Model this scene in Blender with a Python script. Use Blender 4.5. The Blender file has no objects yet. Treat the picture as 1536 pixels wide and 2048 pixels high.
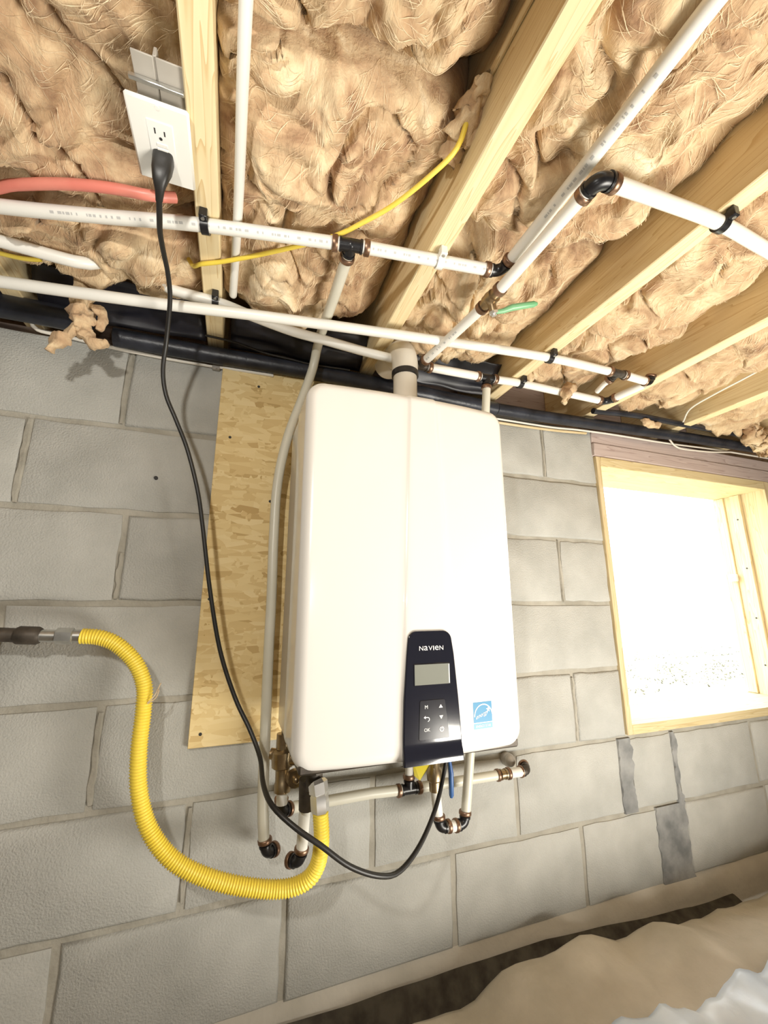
import bpy, math, random
from mathutils import Vector, Matrix, noise

random.seed(7)
scene = bpy.context.scene
COL = scene.collection

# ------------------------------------------------------------------ camera, world, lights, exposure
cam_d = bpy.data.cameras.new('camera')
cam = bpy.data.objects.new('camera', cam_d)
COL.objects.link(cam)
cam_d.sensor_fit = 'VERTICAL'
cam_d.sensor_height = 36.0
cam_d.sensor_width = 27.0
cam_d.lens = 827.76 / 2048 * 36.0
cam_d.clip_start = 0.01
cam.matrix_world = Matrix((
    (0.941337, -0.072480, -0.329593, -0.360087),
    (-0.337467, -0.204611, -0.918831, -1.063718),
    (-0.000841, 0.976156, -0.217068, -0.611612),
    (0, 0, 0, 1)))
scene.camera = cam

world = bpy.data.worlds.new('overcast_sky')
scene.world = world
world.use_nodes = True
wn = world.node_tree
bg = wn.nodes['Background']
bg.inputs['Color'].default_value = (0.90, 0.95, 1.0, 1)
bg.inputs['Strength'].default_value = 7.5

def lamp(name, loc, power, color, radius, kind='POINT', target=None, size=0.5):
    d = bpy.data.lights.new(name, kind)
    d.energy = power
    d.color = color
    if kind == 'AREA':
        d.size = size
    else:
        d.shadow_soft_size = radius
    o = bpy.data.objects.new(name, d)
    COL.objects.link(o)
    o.location = loc
    if target is not None:
        o.rotation_euler = (Vector(target) - Vector(loc)).to_track_quat('-Z', 'Y').to_euler()
    return o

hl = lamp('head_lamp', (-0.64, -1.25, -0.24), 23.0, (1.0, 0.96, 0.88), 0.025, 'SPOT', (-0.25, 0.0, -0.60))
hl.data.spot_size = math.radians(104)
hl.data.spot_blend = 0.55
lamp('phone_light', (-0.33, -1.10, -0.575), 1.6, (1.0, 0.97, 0.92), 0.008)
lamp('fill_lamp', (0.78, -1.25, -1.35), 44.0, (1.0, 0.95, 0.85), 0.1, 'AREA', (0.45, -0.75, 0.0), 0.7)  # fill light added out of view to brighten the wool and joist undersides

scene.view_settings.view_transform = 'Standard'
scene.view_settings.look = 'None'
scene.view_settings.gamma = 1.0
scene.view_settings.use_curve_mapping = False
scene.view_settings.exposure = 0.0

# ------------------------------------------------------------------ material helpers
def mat(name, c1, c2=None, rough=0.6, metal=0.0, scale=20.0, stretch=(1, 1, 1), bump=0.0, bump_scale=None,
        lo=0.35, hi=0.65, spec=0.5, coat=0.0, detail=6.0, transmission=0.0):
    m = bpy.data.materials.new(name)
    m.use_nodes = True
    nt = m.node_tree
    b = nt.nodes['Principled BSDF']
    b.inputs['Roughness'].default_value = rough
    b.inputs['Metallic'].default_value = metal
    b.inputs['Specular IOR Level'].default_value = spec
    b.inputs['Coat Weight'].default_value = coat
    b.inputs['Coat Roughness'].default_value = 0.05
    b.inputs['Transmission Weight'].default_value = transmission
    geo = nt.nodes.new('ShaderNodeNewGeometry')
    mp = nt.nodes.new('ShaderNodeMapping')
    mp.inputs['Scale'].default_value = stretch
    nt.links.new(geo.outputs['Position'], mp.inputs['Vector'])
    if c2 is None:
        b.inputs['Base Color'].default_value = (*c1, 1)
    else:
        nz = nt.nodes.new('ShaderNodeTexNoise')
        nz.inputs['Scale'].default_value = scale
        nz.inputs['Detail'].default_value = detail
        nt.links.new(mp.outputs['Vector'], nz.inputs['Vector'])
        cr = nt.nodes.new('ShaderNodeValToRGB')
        cr.color_ramp.elements[0].position = lo
        cr.color_ramp.elements[0].color = (*c1, 1)
        cr.color_ramp.elements[1].position = hi
        cr.color_ramp.elements[1].color = (*c2, 1)
        nt.links.new(nz.outputs['Fac'], cr.inputs['Fac'])
        nt.links.new(cr.outputs['Color'], b.inputs['Base Color'])
    if bump > 0:
        nb = nt.nodes.new('ShaderNodeTexNoise')
        nb.inputs['Scale'].default_value = bump_scale or scale * 3
        nb.inputs['Detail'].default_value = 4.0
        nt.links.new(mp.outputs['Vector'], nb.inputs['Vector'])
        bp = nt.nodes.new('ShaderNodeBump')
        bp.inputs['Strength'].default_value = bump
        bp.inputs['Distance'].default_value = 0.004
        nt.links.new(nb.outputs['Fac'], bp.inputs['Height'])
        nt.links.new(bp.outputs['Normal'], b.inputs['Normal'])
    return m

M = {}
M['block'] = mat('concrete_block', (0.42, 0.418, 0.388), (0.52, 0.516, 0.482), rough=0.95, scale=9, bump=0.5, bump_scale=260, lo=0.3, hi=0.7, spec=0.2)
M['mortar'] = mat('grey_mortar', (0.33, 0.31, 0.26), (0.45, 0.425, 0.365), rough=0.95, scale=14, bump=0.5, bump_scale=120, spec=0.2)
M['mortar_damp'] = mat('damp_mortar', (0.17, 0.175, 0.175), (0.33, 0.33, 0.32), rough=0.9, scale=16, bump=0.4, bump_scale=90, spec=0.2)
M['concrete'] = mat('footing_concrete', (0.44, 0.415, 0.36), (0.54, 0.51, 0.45), rough=0.95, scale=7, bump=0.4, bump_scale=80, spec=0.2)
M['dirt'] = mat('dry_dirt', (0.30, 0.25, 0.18), (0.42, 0.36, 0.27), rough=1.0, scale=9, bump=0.8, bump_scale=60, spec=0.1)
M['gap_shade'] = mat('dark_gap_shade', (0.045, 0.038, 0.030), (0.09, 0.08, 0.062), rough=1.0, scale=25, bump=0.6, bump_scale=70, spec=0.1)  # near black, paints the shade in the gap along the wall base
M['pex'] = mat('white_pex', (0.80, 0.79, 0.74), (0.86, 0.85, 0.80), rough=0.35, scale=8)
M['pex_shaded'] = mat('natural_pex_shaded', (0.66, 0.64, 0.54), (0.72, 0.70, 0.60), rough=0.35, scale=8)  # translucent beige pipe, with its shade put into the darker colour
M['copper'] = mat('copper', (0.20, 0.12, 0.075), (0.34, 0.215, 0.15), rough=0.38, metal=0.85, scale=60)
M['black_plastic'] = mat('black_plastic', (0.012, 0.012, 0.014), rough=0.3)
M['rubber'] = mat('black_rubber', (0.018, 0.017, 0.016), rough=0.42)
M['foam'] = mat('black_foam', (0.012, 0.014, 0.02), (0.03, 0.033, 0.045), rough=0.38, scale=18, bump=0.2, bump_scale=90)
M['poly'] = mat('black_poly', (0.010, 0.010, 0.015), (0.022, 0.022, 0.03), rough=0.4, scale=12)
M['brass'] = mat('brass', (0.30, 0.22, 0.13), (0.46, 0.36, 0.22), rough=0.35, metal=0.9, scale=40)
M['steel'] = mat('galvanised_steel', (0.48, 0.48, 0.46), (0.66, 0.66, 0.64), rough=0.32, metal=0.9, scale=40)
M['chrome'] = mat('chrome', (0.86, 0.86, 0.85), rough=0.28, metal=0.85)
M['iron'] = mat('black_iron', (0.05, 0.042, 0.035), (0.12, 0.10, 0.08), rough=0.55, metal=0.5, scale=30)
M['csst'] = mat('yellow_jacket', (0.92, 0.69, 0.06), (0.95, 0.75, 0.10), rough=0.4, scale=9)
M['romex'] = mat('yellow_cable', (0.80, 0.60, 0.06), (0.86, 0.68, 0.12), rough=0.45, scale=12)
M['romex_tan'] = mat('tan_jacket', (0.62, 0.48, 0.26), (0.70, 0.56, 0.34), rough=0.5, scale=12)
M['red'] = mat('red_tubing', (0.72, 0.22, 0.17), (0.80, 0.30, 0.23), rough=0.4, scale=12)
M['white_wire'] = mat('white_wire', (0.80, 0.76, 0.68), rough=0.4)
M['green'] = mat('green_grip', (0.16, 0.42, 0.20), (0.24, 0.50, 0.27), rough=0.35, scale=20)
M['blue'] = mat('blue_grip', (0.03, 0.10, 0.30), (0.05, 0.14, 0.36), rough=0.4, scale=20)
M['yellow_grip'] = mat('yellow_grip', (0.78, 0.66, 0.18), (0.85, 0.74, 0.30), rough=0.4, scale=20)
M['yellow_tag'] = mat('yellow_tag', (0.90, 0.74, 0.05), (0.95, 0.82, 0.15), rough=0.5, scale=15)
M['pvc'] = mat('white_pvc', (0.76, 0.71, 0.61), (0.82, 0.77, 0.68), rough=0.35, scale=6)
M['white_plate'] = mat('white_plate', (0.86, 0.85, 0.80), rough=0.3)
M['white_device'] = mat('white_device', (0.88, 0.88, 0.85), rough=0.25)
M['slot'] = mat('dark_slot', (0.03, 0.03, 0.03), rough=0.7)
M['grey_metal'] = mat('grey_metal', (0.42, 0.39, 0.35), (0.52, 0.49, 0.44), rough=0.45, metal=0.3, scale=12)
M['bracket'] = mat('dull_bracket', (0.36, 0.33, 0.29), (0.44, 0.41, 0.36), rough=0.6, scale=12)
M['enamel'] = mat('white_enamel', (0.79, 0.772, 0.735), rough=0.22, coat=0.6)
M['case'] = mat('case_enamel', (0.70, 0.66, 0.58), rough=0.25, coat=0.3)
M['panel'] = mat('navy_gloss', (0.012, 0.013, 0.022), rough=0.12, coat=0.8)
M['keypad'] = mat('keypad_black', (0.022, 0.022, 0.028), rough=0.15)
M['lcd'] = mat('grey_lcd', (0.22, 0.23, 0.20), (0.25, 0.26, 0.23), rough=0.12, scale=5)
M['ink_white'] = mat('white_ink', (0.82, 0.83, 0.84), rough=0.5)
M['ink_grey'] = mat('grey_ink', (0.50, 0.50, 0.49), rough=0.6)
M['label_blue'] = mat('label_blue', (0.025, 0.22, 0.42), rough=0.4)
M['label_strip'] = mat('label_strip', (0.13, 0.34, 0.48), rough=0.4)
M['lawn'] = mat('dry_grass', (0.42, 0.43, 0.30), (0.75, 0.72, 0.58), rough=1.0, scale=5)
M['leafbits'] = mat('leaf_litter', (0.10, 0.10, 0.06), (0.22, 0.21, 0.13), rough=0.9, scale=30)
M['siding'] = mat('pale_siding', (0.85, 0.86, 0.86), rough=0.8)
M['shingle'] = mat('grey_shingle', (0.55, 0.56, 0.57), rough=0.9)
M['sheeting'] = mat('white_sheeting', (0.50, 0.57, 0.66), (0.68, 0.73, 0.79), rough=0.35, scale=6, bump=0.3, bump_scale=30)
M['blanket'] = mat('tan_blanket', (0.42, 0.375, 0.30), (0.54, 0.485, 0.40), rough=1.0, scale=8, bump=0.6, bump_scale=70, spec=0.1)
M['unseen_shell'] = mat('unseen_shell_block', (0.36, 0.34, 0.30), (0.44, 0.42, 0.37), rough=0.95, scale=5)
M['subfloor'] = mat('subfloor_board', (0.50, 0.36, 0.20), (0.60, 0.45, 0.26), rough=0.9, scale=8)


def wood_mat(name, c1, c2, c3, axis='Y', scale=1.0, rough=0.7):
    """sawn softwood: growth rings stretched along one axis"""
    m = bpy.data.materials.new(name)
    m.use_nodes = True
    nt = m.node_tree
    b = nt.nodes['Principled BSDF']
    b.inputs['Roughness'].default_value = rough
    b.inputs['Specular IOR Level'].default_value = 0.25
    geo = nt.nodes.new('ShaderNodeNewGeometry')
    mp = nt.nodes.new('ShaderNodeMapping')
    s = {'X': (0.9, 16, 16), 'Y': (16, 0.9, 16), 'Z': (16, 16, 0.9)}[axis]
    mp.inputs['Scale'].default_value = tuple(k * scale for k in s)
    nt.links.new(geo.outputs['Position'], mp.inputs['Vector'])
    nz = nt.nodes.new('ShaderNodeTexNoise')
    nz.inputs['Scale'].default_value = 2.0
    nz.inputs['Detail'].default_value = 2.0
    nz.inputs['Distortion'].default_value = 0.6
    nt.links.new(mp.outputs['Vector'], nz.inputs['Vector'])
    mul = nt.nodes.new('ShaderNodeMath')
    mul.operation = 'MULTIPLY'
    mul.inputs[1].default_value = 9.0
    nt.links.new(nz.outputs['Fac'], mul.inputs[0])
    sn = nt.nodes.new('ShaderNodeMath')
    sn.operation = 'FRACT'
    nt.links.new(mul.outputs[0], sn.inputs[0])
    cr = nt.nodes.new('ShaderNodeValToRGB')
    e = cr.color_ramp.elements
    e[0].position = 0.0
    e[0].color = (*c1, 1)
    e[1].position = 0.8
    e[1].color = (*c2, 1)
    x = e.new(0.95)
    x.color = (*c3, 1)
    nt.links.new(sn.outputs[0], cr.inputs['Fac'])
    nt.links.new(cr.outputs['Color'], b.inputs['Base Color'])
    return m


M['joist'] = wood_mat('joist_pine', (0.84, 0.71, 0.45), (0.78, 0.63, 0.37), (0.68, 0.51, 0.27), 'Y')
M['lumber_x'] = wood_mat('header_pine', (0.57, 0.47, 0.43), (0.52, 0.42, 0.385), (0.42, 0.32, 0.29), 'X')
M['lumber_z'] = wood_mat('jamb_pine', (0.72, 0.60, 0.38), (0.66, 0.53, 0.31), (0.58, 0.44, 0.24), 'Z')
M['lumber_frame'] = wood_mat('frame_pine', (0.74, 0.62, 0.38), (0.68, 0.55, 0.30), (0.58, 0.45, 0.24), 'X')


def osb_mat():
    m = bpy.data.materials.new('strand_board')
    m.use_nodes = True
    nt = m.node_tree
    b = nt.nodes['Principled BSDF']
    b.inputs['Roughness'].default_value = 0.75
    b.inputs['Specular IOR Level'].default_value = 0.25
    geo = nt.nodes.new('ShaderNodeNewGeometry')
    mix_prev = None
    hgt = None
    for k, (ang, sc) in enumerate(((0.15, 1.0), (-0.5, 1.15), (1.1, 0.9))):
        mp = nt.nodes.new('ShaderNodeMapping')
        mp.inputs['Rotation'].default_value = (0, ang, 0)
        mp.inputs['Scale'].default_value = (16 * sc, 1, 75 * sc)
        mp.inputs['Location'].default_value = (k * 3.1, 0, k * 1.7)
        nt.links.new(geo.outputs['Position'], mp.inputs['Vector'])
        vo = nt.nodes.new('ShaderNodeTexVoronoi')
        vo.inputs['Scale'].default_value = 1.0
        vo.inputs['Randomness'].default_value = 1.0
        nt.links.new(mp.outputs['Vector'], vo.inputs['Vector'])
        if mix_prev is None:
            mix_prev, hgt = vo.outputs['Color'], vo.outputs['Distance']
        else:
            nzm = nt.nodes.new('ShaderNodeTexNoise')
            nzm.inputs['Scale'].default_value = 14 + 9 * k
            nt.links.new(geo.outputs['Position'], nzm.inputs['Vector'])
            gt = nt.nodes.new('ShaderNodeMath')
            gt.operation = 'GREATER_THAN'
            gt.inputs[1].default_value = 0.5
            nt.links.new(nzm.outputs['Fac'], gt.inputs[0])
            mx = nt.nodes.new('ShaderNodeMix')
            mx.data_type = 'RGBA'
            nt.links.new(gt.outputs[0], mx.inputs['Factor'])
            nt.links.new(mix_prev, mx.inputs['A'])
            nt.links.new(vo.outputs['Color'], mx.inputs['B'])
            mix_prev = mx.outputs['Result']
            mh = nt.nodes.new('ShaderNodeMix')
            mh.data_type = 'FLOAT'
            nt.links.new(gt.outputs[0], mh.inputs['Factor'])
            nt.links.new(hgt, mh.inputs['A'])
            nt.links.new(vo.outputs['Distance'], mh.inputs['B'])
            hgt = mh.outputs['Result']
    sep = nt.nodes.new('ShaderNodeSeparateColor')
    nt.links.new(mix_prev, sep.inputs['Color'])
    cr = nt.nodes.new('ShaderNodeValToRGB')
    e = cr.color_ramp.elements
    e[0].position = 0.0
    e[0].color = (0.58, 0.40, 0.17, 1)
    e[1].position = 1.0
    e[1].color = (0.89, 0.72, 0.40, 1)
    k = e.new(0.12)
    k.color = (0.74, 0.55, 0.26, 1)
    k = e.new(0.55)
    k.color = (0.83, 0.65, 0.33, 1)
    nt.links.new(sep.outputs['Red'], cr.inputs['Fac'])
    nt.links.new(cr.outputs['Color'], b.inputs['Base Color'])
    bp = nt.nodes.new('ShaderNodeBump')
    bp.inputs['Strength'].default_value = 0.35
    bp.inputs['Distance'].default_value = 0.002
    nt.links.new(hgt, bp.inputs['Height'])
    nt.links.new(bp.outputs['Normal'], b.inputs['Normal'])
    return m


M['osb'] = osb_mat()


def fiberglass_mat():
    m = bpy.data.materials.new('fibreglass_wool')
    m.use_nodes = True
    nt = m.node_tree
    b = nt.nodes['Principled BSDF']
    b.inputs['Roughness'].default_value = 1.0
    b.inputs['Specular IOR Level'].default_value = 0.05
    b.inputs['Sheen Weight'].default_value = 0.25
    b.inputs['Sheen Roughness'].default_value = 0.6
    b.inputs['Sheen Tint'].default_value = (1.0, 0.9, 0.72, 1)
    geo = nt.nodes.new('ShaderNodeNewGeometry')
    nz = nt.nodes.new('ShaderNodeTexNoise')
    nz.inputs['Scale'].default_value = 8.0
    nz.inputs['Detail'].default_value = 7.0
    nz.inputs['Roughness'].default_value = 0.62
    nz.inputs['Distortion'].default_value = 1.3
    nt.links.new(geo.outputs['Position'], nz.inputs['Vector'])
    cr = nt.nodes.new('ShaderNodeValToRGB')
    e = cr.color_ramp.elements
    e[0].position = 0.32
    e[0].color = (0.33, 0.19, 0.11, 1)
    e[1].position = 0.72
    e[1].color = (0.90, 0.78, 0.57, 1)
    k = e.new(0.45)
    k.color = (0.55, 0.37, 0.22, 1)
    k = e.new(0.58)
    k.color = (0.73, 0.56, 0.35, 1)
    nt.links.new(nz.outputs['Fac'], cr.inputs['Fac'])
    nt.links.new(cr.outputs['Color'], b.inputs['Base Color'])
    # combed fibre relief: two sets of stretched strands, warped
    hts = []
    for rot, sc in (((0.2, 0.1, 0.5), (60, 14, 40)), ((0.4, 0.3, -0.9), (90, 20, 60))):
        mp = nt.nodes.new('ShaderNodeMapping')
        mp.inputs['Rotation'].default_value = rot
        mp.inputs['Scale'].default_value = sc
        nt.links.new(geo.outputs['Position'], mp.inputs['Vector'])
        wv = nt.nodes.new('ShaderNodeTexNoise')
        wv.inputs['Scale'].default_value = 1.0
        wv.inputs['Detail'].default_value = 5.0
        wv.inputs['Roughness'].default_value = 0.65
        wv.inputs['Distortion'].default_value = 1.6
        nt.links.new(mp.outputs['Vector'], wv.inputs['Vector'])
        hts.append(wv.outputs['Fac'])
    ad = nt.nodes.new('ShaderNodeMath')
    nt.links.new(hts[0], ad.inputs[0])
    nt.links.new(hts[1], ad.inputs[1])
    bp = nt.nodes.new('ShaderNodeBump')
    bp.inputs['Strength'].default_value = 0.55
    bp.inputs['Distance'].default_value = 0.006
    nt.links.new(ad.outputs[0], bp.inputs['Height'])
    nt.links.new(bp.outputs['Normal'], b.inputs['Normal'])
    return m


M['wool'] = fiberglass_mat()
M['wool_fibre'] = mat('wool_strand', (0.60, 0.43, 0.26), (0.86, 0.72, 0.50), rough=1.0, scale=60, spec=0.05, lo=0.3, hi=0.6)

# ------------------------------------------------------------------ mesh helpers
class MB:
    """collects vertices and faces (world coordinates); build() links them as ONE mesh object"""
    def __init__(self):
        self.v, self.f = [], []

    def add(self, vs, fs):
        o = len(self.v)
        self.v += [tuple(p) for p in vs]
        self.f += [tuple(i + o for i in f) for f in fs]
        return self

    def box(self, a, b):
        x0, y0, z0 = (min(p, q) for p, q in zip(a, b))
        x1, y1, z1 = (max(p, q) for p, q in zip(a, b))
        return self.add([(x0, y0, z0), (x1, y0, z0), (x1, y1, z0), (x0, y1, z0), (x0, y0, z1), (x1, y0, z1), (x1, y1, z1), (x0, y1, z1)],
                        [(0, 3, 2, 1), (4, 5, 6, 7), (0, 1, 5, 4), (1, 2, 6, 5), (2, 3, 7, 6), (3, 0, 4, 7)])

    def bbox(self, a, b, r=0.002):
        """box with bevelled edges"""
        x0, y0, z0 = (min(p, q) for p, q in zip(a, b))
        x1, y1, z1 = (max(p, q) for p, q in zip(a, b))
        r = min(r, (x1 - x0) / 2.01, (y1 - y0) / 2.01, (z1 - z0) / 2.01)
        idx, vs = {}, []
        for i, (X, Xi) in enumerate(((x0, x0 + r), (x1, x1 - r))):
            for j, (Y, Yi) in enumerate(((y0, y0 + r), (y1, y1 - r))):
                for k, (Z, Zi) in enumerate(((z0, z0 + r), (z1, z1 - r))):
                    for ax, p in enumerate(((X, Yi, Zi), (Xi, Y, Zi), (Xi, Yi, Z))):
                        idx[(i, j, k, ax)] = len(vs)
                        vs.append(p)
        fs = []
        for i in (0, 1):
            fs.append([idx[(i, j, k, 0)] for j, k in ((0, 0), (1, 0), (1, 1), (0, 1))])
            fs.append([idx[(j, i, k, 1)] for j, k in ((0, 0), (1, 0), (1, 1), (0, 1))])
            fs.append([idx[(j, k, i, 2)] for j, k in ((0, 0), (1, 0), (1, 1), (0, 1))])
        for j in (0, 1):
            for k in (0, 1):
                fs.append([idx[(0, j, k, 1)], idx[(1, j, k, 1)], idx[(1, j, k, 2)], idx[(0, j, k, 2)]])
                fs.append([idx[(j, 0, k, 0)], idx[(j, 1, k, 0)], idx[(j, 1, k, 2)], idx[(j, 0, k, 2)]])
                fs.append([idx[(j, k, 0, 0)], idx[(j, k, 1, 0)], idx[(j, k, 1, 1)], idx[(j, k, 0, 1)]])
        for i in (0, 1):
            for j in (0, 1):
                for k in (0, 1):
                    fs.append([idx[(i, j, k, 0)], idx[(i, j, k, 1)], idx[(i, j, k, 2)]])
        return self.add(vs, fs)

    def tube(self, pts, r, n=14, cap=True, up=None):
        pts = [Vector(p) for p in pts]
        rad = r if isinstance(r, (list, tuple)) else [r] * len(pts)
        t0 = (pts[1] - pts[0]).normalized()
        a = Vector(up) if up else (Vector((0, 0, 1)) if abs(t0.z) < 0.9 else Vector((1, 0, 0)))
        nrm = (a - t0 * a.dot(t0)).normalized()
        vs, fs = [], []
        prev = t0
        for i, p in enumerate(pts):
            if i == 0:
                t = t0
            elif i == len(pts) - 1:
                t = (pts[i] - pts[i - 1]).normalized()
            else:
                d1, d2 = pts[i] - pts[i - 1], pts[i + 1] - pts[i]
                t = (d1.normalized() + d2.normalized()).normalized() if d1.length > 1e-9 and d2.length > 1e-9 else prev
            q = prev.rotation_difference(t)
            nrm = (q @ nrm)
            nrm = (nrm - t * nrm.dot(t)).normalized()
            bi = t.cross(nrm)
            for k in range(n):
                an = 2 * math.pi * k / n
                vs.append(p + (nrm * math.cos(an) + bi * math.sin(an)) * rad[i])
            prev = t
        for i in range(len(pts) - 1):
            for k in range(n):
                k2 = (k + 1) % n
                fs.append((i * n + k, i * n + k2, (i + 1) * n + k2, (i + 1) * n + k))
        if cap:
            fs.append(tuple(range(n - 1, -1, -1)))
            fs.append(tuple(range((len(pts) - 1) * n, len(pts) * n)))
        return self.add(vs, fs)

    def ball(self, c, r, n=12, m=8, sc=(1, 1, 1)):
        c = Vector(c)
        vs = [c + Vector((0, 0, r * sc[2]))]
        for i in range(1, m):
            th = math.pi * i / m
            for k in range(n):
                ph = 2 * math.pi * k / n
                vs.append(c + Vector((r * sc[0] * math.sin(th) * math.cos(ph), r * sc[1] * math.sin(th) * math.sin(ph), r * sc[2] * math.cos(th))))
        vs.append(c - Vector((0, 0, r * sc[2])))
        fs = [(0, 1 + k, 1 + (k + 1) % n) for k in range(n)]
        for i in range(m - 2):
            for k in range(n):
                a, b2 = 1 + i * n + k, 1 + i * n + (k + 1) % n
                fs.append((a, a + n, b2 + n, b2))
        e = len(vs) - 1
        fs += [(e, 1 + (m - 2) * n + (k + 1) % n, 1 + (m - 2) * n + k) for k in range(n)]
        return self.add(vs, fs)

    def prism(self, poly, y0, y1, bevel=0.0):
        """outline in X,Z extruded along Y from y0 (front) to y1, front edge bevelled"""
        n = len(poly)
        cx = sum(p[0] for p in poly) / n
        cz = sum(p[1] for p in poly) / n
        vs = []
        if bevel > 0:
            for x, z in poly:
                d = math.hypot(x - cx, z - cz) or 1
                vs.append((x - (x - cx) / d * bevel, y0, z - (z - cz) / d * bevel))
            for x, z in poly:
                vs.append((x, y0 + bevel, z))
        else:
            vs += [(x, y0, z) for x, z in poly]
        vs += [(x, y1, z) for x, z in poly]
        L = len(vs) // n
        fs = [tuple(range(n))]
        for l in range(L - 1):
            for k in range(n):
                k2 = (k + 1) % n
                fs.append((l * n + k, (l + 1) * n + k, (l + 1) * n + k2, l * n + k2))
        fs.append(tuple(range(len(vs) - 1, len(vs) - 1 - n, -1)))
        return self.add(vs, fs)

    def build(self, name, material, parent=None, smooth=True, origin=None, angle=40):
        me = bpy.data.meshes.new(name)
        if parent is None and origin is None:
            n = len(self.v)
            origin = Vector((sum(p[0] for p in self.v) / n, sum(p[1] for p in self.v) / n, min(p[2] for p in self.v)))
        o0 = Vector(origin) if origin is not None else Vector((0, 0, 0))
        me.from_pydata([(p[0] - o0.x, p[1] - o0.y, p[2] - o0.z) for p in self.v], [], self.f)
        me.materials.append(material)
        me.validate()
        import bmesh as _b
        bm = _b.new()
        bm.from_mesh(me)
        _b.ops.recalc_face_normals(bm, faces=bm.faces)
        bm.to_mesh(me)
        bm.free()
        if smooth:
            me.shade_smooth()
            me.set_sharp_from_angle(angle=math.radians(angle))
        ob = bpy.data.objects.new(name, me)
        COL.objects.link(ob)
        ob.location = o0
        if parent is not None:
            ob.parent = parent
            base = Vector((0, 0, 0))
            q = parent
            while q is not None:
                base += Vector(q['_loc']) if '_loc' in q else q.location
                q = q.parent
            ob.matrix_parent_inverse = Matrix.Translation(-base) if parent.parent is None else Matrix.Identity(4)
        return ob


def thing(name, label, cat, loc, group=None, kind=None):
    o = bpy.data.objects.new(name, None)
    o.empty_display_size = 0.05
    COL.objects.link(o)
    o.location = loc
    if kind:
        o['kind'] = kind
    if label:
        o['label'] = label
    if cat:
        o['category'] = cat
    if group:
        o['group'] = group
    return o


def tag(o, label, cat, group=None):
    o['label'] = label
    o['category'] = cat
    if group:
        o['group'] = group
    return o


def spline(pts, step=0.012, tension=0.5):
    """Catmull-Rom through the points, resampled"""
    P = [Vector(p) for p in pts]
    if len(P) == 2:
        return P
    P = [P[0] * 2 - P[1]] + P + [P[-1] * 2 - P[-2]]
    out = []
    for i in range(1, len(P) - 2):
        a, b, c, d = P[i - 1], P[i], P[i + 1], P[i + 2]
        n = max(2, int((c - b).length / step))
        for k in range(n):
            t = k / n
            out.append(0.5 * ((2 * b) + (c - a) * t + (2 * a - 5 * b + 4 * c - d) * t * t + (3 * b - a - 3 * c + d) * t ** 3))
    out.append(P[-2])
    return out


def subpart(mb, name, material, part, smooth=True):
    """a child of a part whose own parent is an Empty at the thing's base"""
    o = mb.build(name, material, None, smooth, origin=(0, 0, 0))
    o.parent = part
    return o


def text_mesh(body, size, xform, mb, squash=1.0, fit=None):
    cu = bpy.data.curves.new('lettering', 'FONT')
    cu.body = body
    cu.size = size
    cu.align_x = 'CENTER'
    cu.align_y = 'CENTER'
    cu.resolution_u = 3
    ob = bpy.data.objects.new('lettering', cu)
    COL.objects.link(ob)
    dg = bpy.context.evaluated_depsgraph_get()
    dg.update()
    ev = ob.evaluated_get(dg)
    me = ev.to_mesh()
    co = [(v.co.x * squash, v.co.y) for v in me.vertices]
    if fit:
        ax, bx = min(c[0] for c in co), max(c[0] for c in co)
        ay, by = min(c[1] for c in co), max(c[1] for c in co)
        co = [((u - (ax + bx) / 2) / (bx - ax) * fit[0], (v - (ay + by) / 2) / (by - ay) * fit[1]) for u, v in co]
    vs = [xform(u, v) for u, v in co]
    fs = [tuple(p.vertices) for p in me.polygons]
    mb.add(vs, fs)
    ev.to_mesh_clear()
    COL.objects.unlink(ob)
    bpy.data.objects.remove(ob)
    bpy.data.curves.remove(cu)
    return mb


# ------------------------------------------------------------------ SETTING: block wall with its window opening
H = 0.2032
L = 0.4064
FLOOR_Z = -1.47
WX0, WX1, WZ0, WZ1 = 0.818, 1.792, -1.008, -0.098      # rough opening
wall = thing('wall_back', None, None, (0, 0, FLOOR_Z), kind='structure')
mb = MB()
for a, b in (((-2.2, 0.006, -1.62), (WX0, 0.2, 0.0)), ((WX1, 0.006, -1.62), (3.6, 0.2, 0.0)),
             ((WX0, 0.006, -1.62), (WX1, 0.2, WZ0))):
    mb.box(a, b)
mb.build('mortar', M['mortar'], wall, False)

heads = {
    1: [-1.84, -1.445, -1.042, -0.638, -0.216, 0.190, 0.597],
    2: [-1.62, -1.22, -0.812, -0.406, 0.000, 0.406],
    3: [-1.82, -1.41, -1.006, -0.601, -0.2, 0.205, 0.625],
    4: [-1.60, -1.20, -0.795, -0.390, 0.015, 0.42],
    5: [-1.82, -1.41, -1.004, -0.598, -0.19, 0.22, 0.631],
    6: [-1.63, -1.225, -0.82, -0.413, -0.007, 0.403, 0.803, 1.014, 1.401, 1.81, 2.2],
    7: [-1.83, -1.43, -1.024, -0.617, -0.206, 0.205, 0.612, 0.964, 1.42, 1.83, 2.2],
    8: [-1.63, -1.23, -0.82, -0.41, 0.0, 0.405, 0.81, 1.2, 1.62, 2.0],
}
widths = {(6, 0.803): 0.055, (6, 1.014): 0.022, (7, 0.964): 0.125}


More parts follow.
